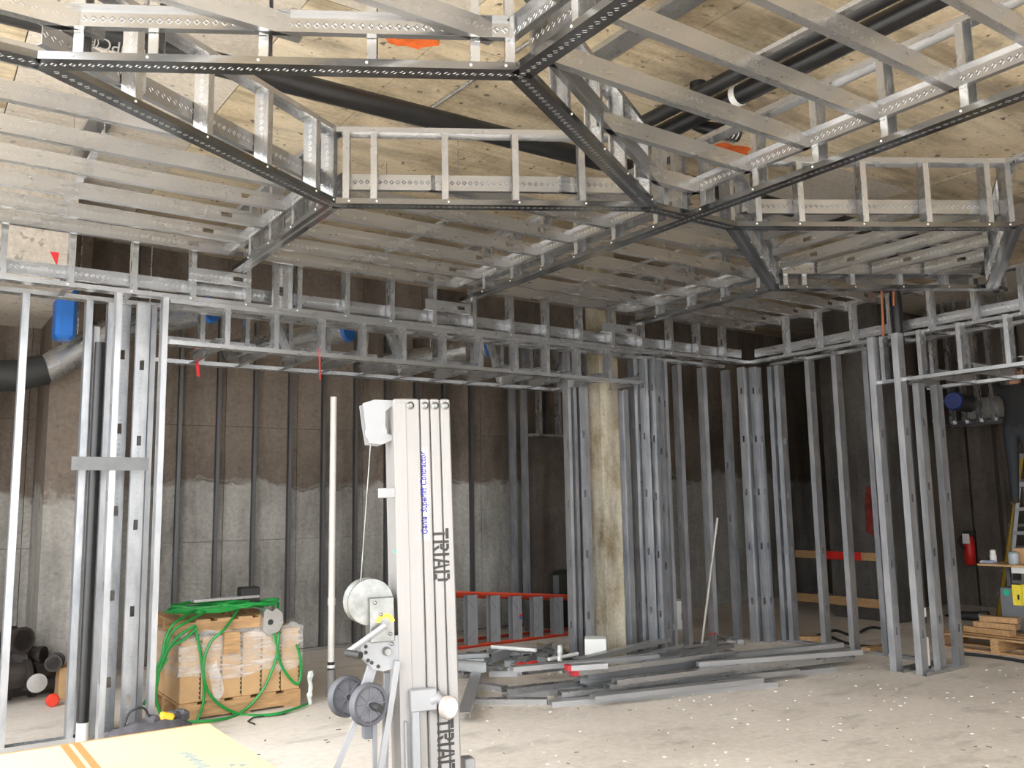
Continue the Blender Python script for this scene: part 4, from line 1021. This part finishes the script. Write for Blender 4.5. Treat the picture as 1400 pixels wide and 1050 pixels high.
# left heap of pipe fittings
G = 'dark pipe fittings heaped in the corner'; FIT = simple('dark_fitting', (.035, .028, .025), .55, var=.4)
k = 0
for (x, y, r, L, a) in ((12, 925, .13, .3, .4), (30, 900, .10, .3, 1.2), (42, 940, .11, .42, .15), (22, 875, .11, .26, 1.9), (60, 915, .08, .3, .8), (12, 950, .10, .4, .2), (75, 905, .07, .25, 1.4), (48, 895, .07, .2, 2.2), (5, 890, .09, .3, .9)):
    c = aty(x, y, 8.55+.12*(k % 3)); c.z = max(c.z, r); d = Vector((math.cos(a), math.sin(a)*.6, .0)); k += 1
    tt = thing('pipe_fitting', 'dark cast pipe fitting heaped in the corner behind the wall studs', 'pipe fitting', c, group=G)
    build(MB().tube([c-d*L/2, c+d*L/2], r*.8, 14), 'barrel', FIT, tt, smooth=True)
    for s in (-1, 1): build(MB().tube([c+d*s*L/2, c+d*s*(L/2-.05)], r, 14), 'flange', FIT, tt, smooth=True)
c = aty(51, 925, 8.28); tag(build(MB().lathe([(.07, 0), (.075, .01), (.02, .02)], T((c.x, 8.28, max(.08, c.z-.05))) @ RX, 18), 'grey_disc', simple('chalk_grey', (.35, .33, .31), .7)), 'pale grey round end plate among the dark fittings', 'end plate')
c = aty(72, 938, 8.3); tag(build(MB().lathe([(.045, 0), (.05, .01), (.05, .05), (.04, .06)], T((c.x, 8.3, .05)) @ RX, 18), 'red_plug', simple('red_plastic', (.75, .05, .02), .5)), 'bright red plastic plug among the dark fittings', 'plug')
c = aty(103, 925, 8.6); tag(build(MB().bbox((c.x-.14, 8.5, 0), (c.x+.16, 8.8, .26), .006), 'small_carton', CARD), 'small tan carton behind the black drain pipe', 'carton')
pts = [atz(x, y, .012) for x, y in ((92, 945), (104, 965), (115, 990), (122, 1000))]
tag(build(MB().tube(spline(pts), .011, 6), 'black_cable', BLACK), 'black cable lying on the floor by the drain pipe', 'cable')

# ---------------------------------------------------------------- right side
def plank(label, a, b, X, h, mat=WOOD):
    p, q = atx(*a, X), atx(*b, X)
    return tag(build(MB().box((X, q.y, min(p.z, q.z)-h/2), (X+.04, p.y, min(p.z, q.z)+h/2)), 'timber_brace', mat), label, 'timber')
XW = 10.44
p = plank('upper timber brace fixed to the dark wall, with a red band', (1087, 757), (1206, 757), XW, .10)
a, b = atx(1127, 757, XW), atx(1177, 757, XW); z_ = atx(1087, 757, XW).z
z_ = min(atx(1087, 757, XW).z, atx(1206, 757, XW).z)
obj('red_band', MB().box((XW-.003, b.y, z_-.052), (XW, a.y, z_+.052)).mesh('red_band', RED), p)
plank('lower timber brace fixed to the dark wall', (1090, 816), (1206, 813), XW, .11)
c = atx(1188, 695, XW); tag(build(MB().prism([(-.10, -.3), (.04, -.38), (.12, -.1), (.08, .25), (-.04, .3), (-.09, .1)], 0, .003, frame((XW+.055, c.y, c.z), (0, -1, 0), (0, 0, 1), (-1, 0, 0))), 'red_paint_patch', simple('dull_red', (.16, .02, .012), .8, var=.5, scale=6)), 'dull red paint patch on the dark wall above the braces', 'paint patch')
for l, x, y, w, r in (('longer timber offcut on the floor behind the stud wall', 1109, 877, .36, .3), ('pair-cut timber offcut lying near the bare pillar', 1195, 892, .26, .9)):
    c = atz(x, y); tag(build(MB().box((-w/2, -.05, 0), (w/2, .05, .06), T(c) @ rz(-YAW+1.57*0+r)), 'timber_offcut', WOOD), l, 'timber')
for pts, l in ((((1110, 872), (1140, 862), (1165, 868), (1190, 858), (1215, 861)), 'thick black cable snaking behind the open stud wall'),
               (((1130, 868), (1160, 880), (1195, 884), (1215, 880)), 'lower black cable looping behind the open stud wall'),
               (((1305, 893), (1340, 896), (1372, 900), (1420, 908)), 'black cable running across the floor right of the bare pillar')):
    tag(build(MB().tube(spline([atz(x, y, .016) for x, y in pts]), .016, 7), 'floor_cable', BLACK, smooth=True), l, 'cable')
# extinguisher on far wall
c = atx(1325, 745, 12.76); t = thing('fire_extinguisher', 'red fire extinguisher hung on the dark ribbed wall', 'extinguisher', c)
build(MB().lathe([(.06, -.28), (.075, -.26), (.075, .06), (.05, .12), (.025, .14)], T(c), 18), 'cylinder', RED, t, smooth=True)
build(MB().box((c.x, c.y-.03, c.z-.1), (12.878, c.y+.03, c.z+.05)), 'wall_bracket', BLACK, t)
build(MB().box((c.x-.02, c.y-.10, c.z+.14), (c.x+.02, c.y+.06, c.z+.20)), 'handle', BLACK, t)
build(MB().tube(spline([c+Vector((-.02, .05, .16)), c+Vector((-.05, .13, .05)), c+Vector((-.08, .02, -.06))]), .012, 7), 'hose', BLACK, t)
build(MB().box((c.x-.077, c.y-.05, c.z+.02) , (c.x-.07, c.y+.05, c.z+.16)), 'tag', WHITE, t)
# table
XT = 10.25
c = atx(1366, 772, XT); zt_ = c.z; y1_ = atx(1336, 772, XT).y
t = thing('work_table', 'plywood-topped work table near the right-hand ladder', 'table', (XT+.4, y1_-.6, 0))
build(MB().box((XT, y1_-1.6, zt_-.02), (XT+.5, y1_, zt_)), 'table_top', simple('plywood', (.58, .36, .17), .6, var=.2, scale=6), t)
build(MB().box((XT+.05, y1_-1.5, zt_-.09), (XT+.09, y1_-.35, zt_-.02)), 'rail', WHITE, t)
for x, y in ((XT+.06, y1_-.45), (XT+.43, y1_-.1), (XT+.06, y1_-1.5), (XT+.43, y1_-1.5)): build(MB().box((x, y-.04, 0), (x+.04, y, zt_-.02)), 'leg', simple('ash_metal', (.14, .14, .14), .5), t)
c = atx(1358, 762, XT+.25); tt = thing('glue_bottle', 'small white bottle standing on the work table', 'bottle', (XT+.25, c.y, zt_))
build(MB().lathe([(.035, 0), (.037, .08), (.03, .1)], T((XT+.25, c.y, zt_)), 14), 'bottle_body', WHITE, tt, smooth=True); build(MB().lathe([(.03, .1), (.032, .11), (.03, .14), (.015, .15)], T((XT+.25, c.y, zt_)), 14), 'cap', WHITE, tt, smooth=True)
c = atx(1386, 765, XT+.2); tt = thing('clear_jar', 'pale blue labelled tub with clear lid on the work table', 'jar', (XT+.2, c.y, zt_))
build(MB().lathe([(.05, 0), (.055, .01), (.055, .11), (.05, .115)], T((XT+.2, c.y, zt_)), 16), 'tub', simple('pale_blue_plastic', (.5, .56, .6), .4), tt, smooth=True); build(MB().lathe([(.052, .115), (.054, .13), (.03, .14)], T((XT+.2, c.y, zt_)), 16), 'lid', simple('clear_lid', (.3, .36, .36), .2), tt, smooth=True)
c = atx(1398, 755, XT+.35); tag(build(MB().bbox((XT+.3, c.y-.35, zt_), (XT+.6, c.y+.08, zt_+.17), .004), 'open_carton', CARD), 'tan carton standing on the work table', 'carton')
for l, x, w in (('white roll of tape lying on the work table', 1346, .04), ('blue-white cloth scrap on the work table', 1353, .06)):
    c = atx(x, 771, XT+.15); tag(build(MB().bbox((-w, -w, 0), (w, w, .03), .012, T((XT+.15, c.y, zt_))), 'tape_roll' if w < .05 else 'cloth_scrap', WHITE if w < .05 else simple('blue_cloth', (.4, .45, .6), .8)), l, 'small item')
# cabinet, pallet, blocks
XC = 9.75
c = atx(1366, 803, XC); zt2 = c.z
t = thing('steel_cabinet', 'grey metal cabinet with green dot and yellow tags under the work table', 'cabinet', (XC+.2, c.y-.4, .2))
zb2 = atx(1366, 842, XC).z-.06
build(MB().bbox((XC, c.y-1.0, .16), (XC+.42, c.y, zt2), .008), 'cabinet_body', simple('grey_cabinet', (.15, .16, .17), .5), t)
g = atx(1376, 810, XC); build(MB().lathe([(.035, 0), (.035, .002)], T((XC-.003, g.y, g.z)) @ Matrix.Rotation(math.pi/2, 4, 'Y'), 16), 'green_dot', simple('green_dot', (.02, .42, .25), .6), t)
for px_ in (1391, 1404):
    g = atx(px_, 813, XC); tg = build(MB().box((XC-.003, g.y-.05, g.z-.11), (XC, g.y+.05, g.z+.10)), 'yellow_tag', simple('yellow_tag', (.85, .68, .05), .6), t)
    build(MB().box((XC-.0045, g.y-.02, g.z-.05), (XC-.003, g.y+.0, g.z+.0)), 'tag_mark', BLACK, tg)
a = atz(1358, 868); b = atz(1420, 872)
pallet('wooden pallet near the grey cabinet', XC-.62, XC-.05, a.y-1.3, a.y, 0, .15, 4, 0)
for k, (dx, dy, z, w) in enumerate(((.18, .35, .15, .5), (.2, .42, .21, .42), (.22, .45, .27, .36))):
    tag(build(MB().box((-.05, -w/2, 0), (.06, w/2, .055), T((XC-.5+dx, a.y-dy-.1, z)) @ rz(.15*k-.1)), 'timber_block', WOOD), ['bottom', 'middle', 'top'][k]+' timber block of the short stack on the pallet by the cabinet', 'timber')
c = atz(1347, 850); t = thing('angle_grinder', 'dark hand tool with silver head lying on the floor by the far wall', 'tool', c)
build(MB().tube([c+Vector((-.1, .3, .06)), c+Vector((0, .06, .06))], [.05, .06], 12), 'tool_body', BLACK, t, smooth=True); build(MB().tube([c+Vector((0, .06, .07)), c+Vector((.02, -.04, .07))], .065, 14), 'tool_head', ZINC, t, smooth=True)
build(MB().tube(spline([c+Vector((-.1, .3, .06)), c+Vector((.0, .5, .03)), c+Vector((.3, .2, .02)), c+Vector((.5, -.3, .02))]), .012, 6), 'power_cord', BLACK, t)
# ladders
def stepladder(label, foot, top_z, w, rail, steps, spread, ang, treads=True):
    t = thing('step_ladder', label, 'ladder', foot, ang); M = T(Vector(foot)) @ rz(ang)
    for s in (-1, 1):
        for f in (1, -1):
            build(MB().tube([M @ Vector((s*w/2, f*spread/2, 0)), M @ Vector((s*w/2*.7, f*.06, top_z))], .03, 4), 'side_rail', rail, t)
    for k in range(steps):
        u = (k+1)/(steps+1); ww = w/2*(1-.3*u)
        build(MB().box((-ww, spread/2*(1-u)+.06*u-.04, top_z*u-.02), (ww, spread/2*(1-u)+.06*u+.04, top_z*u+.02)), 'step', ALW, t, M)
    build(MB().bbox((-w*.38, -.10, top_z-.02), (w*.38, .10, top_z+.05), .01), 'top_cap', ALW, t, M)
    return t
YFG = simple('yellow_fibreglass', (.30, .19, .015), .5)
c = atx(1361, 842, 11.95)
stepladder('yellow fibreglass step ladder standing side-on before the dark ribbed wall', (c.x+.3, c.y-.52, 0), 2.05, .55, YFG, 6, 1.0, 0.)
XA = 11.3; c = atx(1400, 664, XA); AZ = c.z
fa = Vector((XA, atx(1422, 664, XA).y, 0)); py_ = atx(1407, 664, XA).y
stepladder('grey aluminium step ladder with the worker standing on it', fa, AZ, .62, ALW, 5, 1.0, math.radians(90))
# ---------------------------------------------------------------- worker
def worker(label, feet, yaw):
    """feet position, facing yaw; standing with both arms raised to the frame above"""
    J = {'pel': (0, 0, .95), 'sp': (0, .01, 1.12), 'ch': (0, .02, 1.34), 'nk': (0, .01, 1.50), 'hd': (0, .03, 1.60), 'ht': (0, .02, 1.76)}
    E_ = [('pel', 'sp'), ('sp', 'ch'), ('ch', 'nk'), ('nk', 'hd'), ('hd', 'ht')]
    Rd = {'pel': (.16, .12), 'sp': (.15, .11), 'ch': (.17, .12), 'nk': (.06, .06), 'hd': (.085, .10), 'ht': (.06, .075)}
    for s, n_ in ((-1, 'l'), (1, 'r')):
        J.update({n_+'hip': (s*.10, 0, .90), n_+'kn': (s*.11, .02, .49), n_+'an': (s*.11, -.01, .08), n_+'to': (s*.12, .16, .035),
                  n_+'sh': (s*.19, .01, 1.43), n_+'el': (s*.30, .14, 1.55), n_+'wr': (s*.21, .26, 1.76), n_+'pa': (s*.19, .28, 1.83)})
        Rd.update({n_+'hip': (.10, .10), n_+'kn': (.062, .065), n_+'an': (.045, .045), n_+'to': (.04, .035), n_+'sh': (.065, .065), n_+'el': (.045, .045), n_+'wr': (.03, .03), n_+'pa': (.038, .022)})
        E_ += [('pel', n_+'hip'), (n_+'hip', n_+'kn'), (n_+'kn', n_+'an'), (n_+'an', n_+'to'), ('ch', n_+'sh'), (n_+'sh', n_+'el'), (n_+'el', n_+'wr'), (n_+'wr', n_+'pa')]
        for f, (fx, fl_) in enumerate(((-.03, .055), (-.01, .065), (.012, .06), (.032, .05))):
            J[f'{n_}f{f}a'] = (s*.19+fx, .295, 1.875); J[f'{n_}f{f}b'] = (s*.19+fx, .30+fl_*.1, 1.875+fl_*.6); J[f'{n_}f{f}c'] = (s*.19+fx, .30+fl_*.5, 1.875+fl_*.85)
            for q_, r_ in (('a', .010), ('b', .009), ('c', .008)): Rd[f'{n_}f{f}{q_}'] = (r_, r_)
            E_ += [(n_+'pa', f'{n_}f{f}a'), (f'{n_}f{f}a', f'{n_}f{f}b'), (f'{n_}f{f}b', f'{n_}f{f}c')]
        J[n_+'ta'] = (s*.19-s*.045, .29, 1.82); J[n_+'tb'] = (s*.19-s*.055, .31, 1.86); Rd[n_+'ta'] = (.011, .011); Rd[n_+'tb'] = (.009, .009)
        E_ += [(n_+'pa', n_+'ta'), (n_+'ta', n_+'tb')]
    names = list(J); me = bpy.data.meshes.new('person')
    me.from_pydata([J[n_] for n_ in names], [(names.index(a_), names.index(b_)) for a_, b_ in E_], [])
    o = bpy.data.objects.new('person_tmp', me); COL.objects.link(o)
    sk_ = o.modifiers.new('skin', 'SKIN'); o.modifiers.new('sub', 'SUBSURF').levels = 2
    for i, n_ in enumerate(names):
        me.skin_vertices[0].data[i].radius = Rd[n_]; me.skin_vertices[0].data[i].use_root = (n_ == 'pel')
    dg = bpy.context.evaluated_depsgraph_get(); m2 = bpy.data.meshes.new_from_object(o.evaluated_get(dg)); bpy.data.objects.remove(o)
    SK = simple('skin', (.42, .22, .15), .55); SH = simple('dark_shirt', (.018, .018, .02), .85); JE = simple('dark_jeans', (.03, .034, .04), .85); BO = simple('work_boot', (.05, .035, .025), .7)
    m2.materials.clear()
    for m_ in (SH, JE, SK, BO): m2.materials.append(m_)
    for p_ in m2.polygons:
        c_ = p_.center; p_.use_smooth = True
        p_.material_index = 3 if c_.z < .12 else 1 if c_.z < .98 else 2 if (c_.z > 1.49 and abs(c_.x) < .12 or c_.z > 1.76) else 0
    t = thing('person', label, 'person', feet, yaw); M = T(Vector(feet)) @ rz(yaw)
    obj('body', m2, t, M)
    build(MB().lathe([(.075, -.02), (.098, .0), (.102, .05), (.085, .10), (.04, .125)], M @ T((0, .015, 1.66)), 16), 'hair', simple('dark_hair', (.02, .014, .01), .7), t, smooth=True)
    for s in (-1, 1):
        build(MB().lathe([(.004, -.012), (.010, -.006), (.010, .006), (.004, .012)], M @ T((s*.035, .118, 1.645)), 8), 'eye', WHITE, t)
        build(MB().bbox((s*.088-.008, .0, 1.60), (s*.088+.008, .035, 1.66), .006, M), 'ear', SK, t)
    build(MB().prism([(-.014, 0), (.014, 0), (0, .045)], .105, .14, M @ T((0, 0, 1.60)) @ Matrix.Rotation(math.pi/2, 4, 'X') @ Matrix.Scale(-1, 4, (0, 0, 1))), 'nose', SK, t)
    build(MB().box((-.025, .112, 1.572), (.025, .122, 1.58), M), 'mouth', simple('lip', (.3, .12, .1), .6), t)
worker('worker in dark clothes standing high on the grey aluminium ladder, arms raised', (XA-.13, py_, AZ*5/6+.02), math.radians(-90))

# ---------------------------------------------------------------- chips and dust on the slab
mb = MB()
for k in range(170):
    a = atz(random.uniform(640, 1400), random.uniform(930, 1050) if k % 3 else random.uniform(900, 960), 0)
    r = random.uniform(.003, .010); h = random.uniform(.002, .006)
    mb.box((-r, -r*random.uniform(.3, 1), 0), (r, r*random.uniform(.3, 1), h), T(a) @ rz(random.uniform(0, 6)))
o = build(mb, 'floor_chips', simple('plaster_chips', (.8, .78, .74), .8)); tag(o, 'tiny pale chips scattered over the bare slab', 'debris'); o['kind'] = 'stuff'
mb = MB()
for k in range(60):
    a = atz(random.uniform(340, 1400), random.uniform(920, 1050), 0)
    r = random.uniform(.006, .02)
    mb.box((-r, -r*.15, 0), (r, r*.15, .004), T(a) @ rz(random.uniform(0, 6)))
o = build(mb, 'floor_splinters', simple('dark_dirt', (.12, .1, .08), .9)); tag(o, 'tiny dark splinters scattered over the bare slab', 'debris'); o['kind'] = 'stuff'
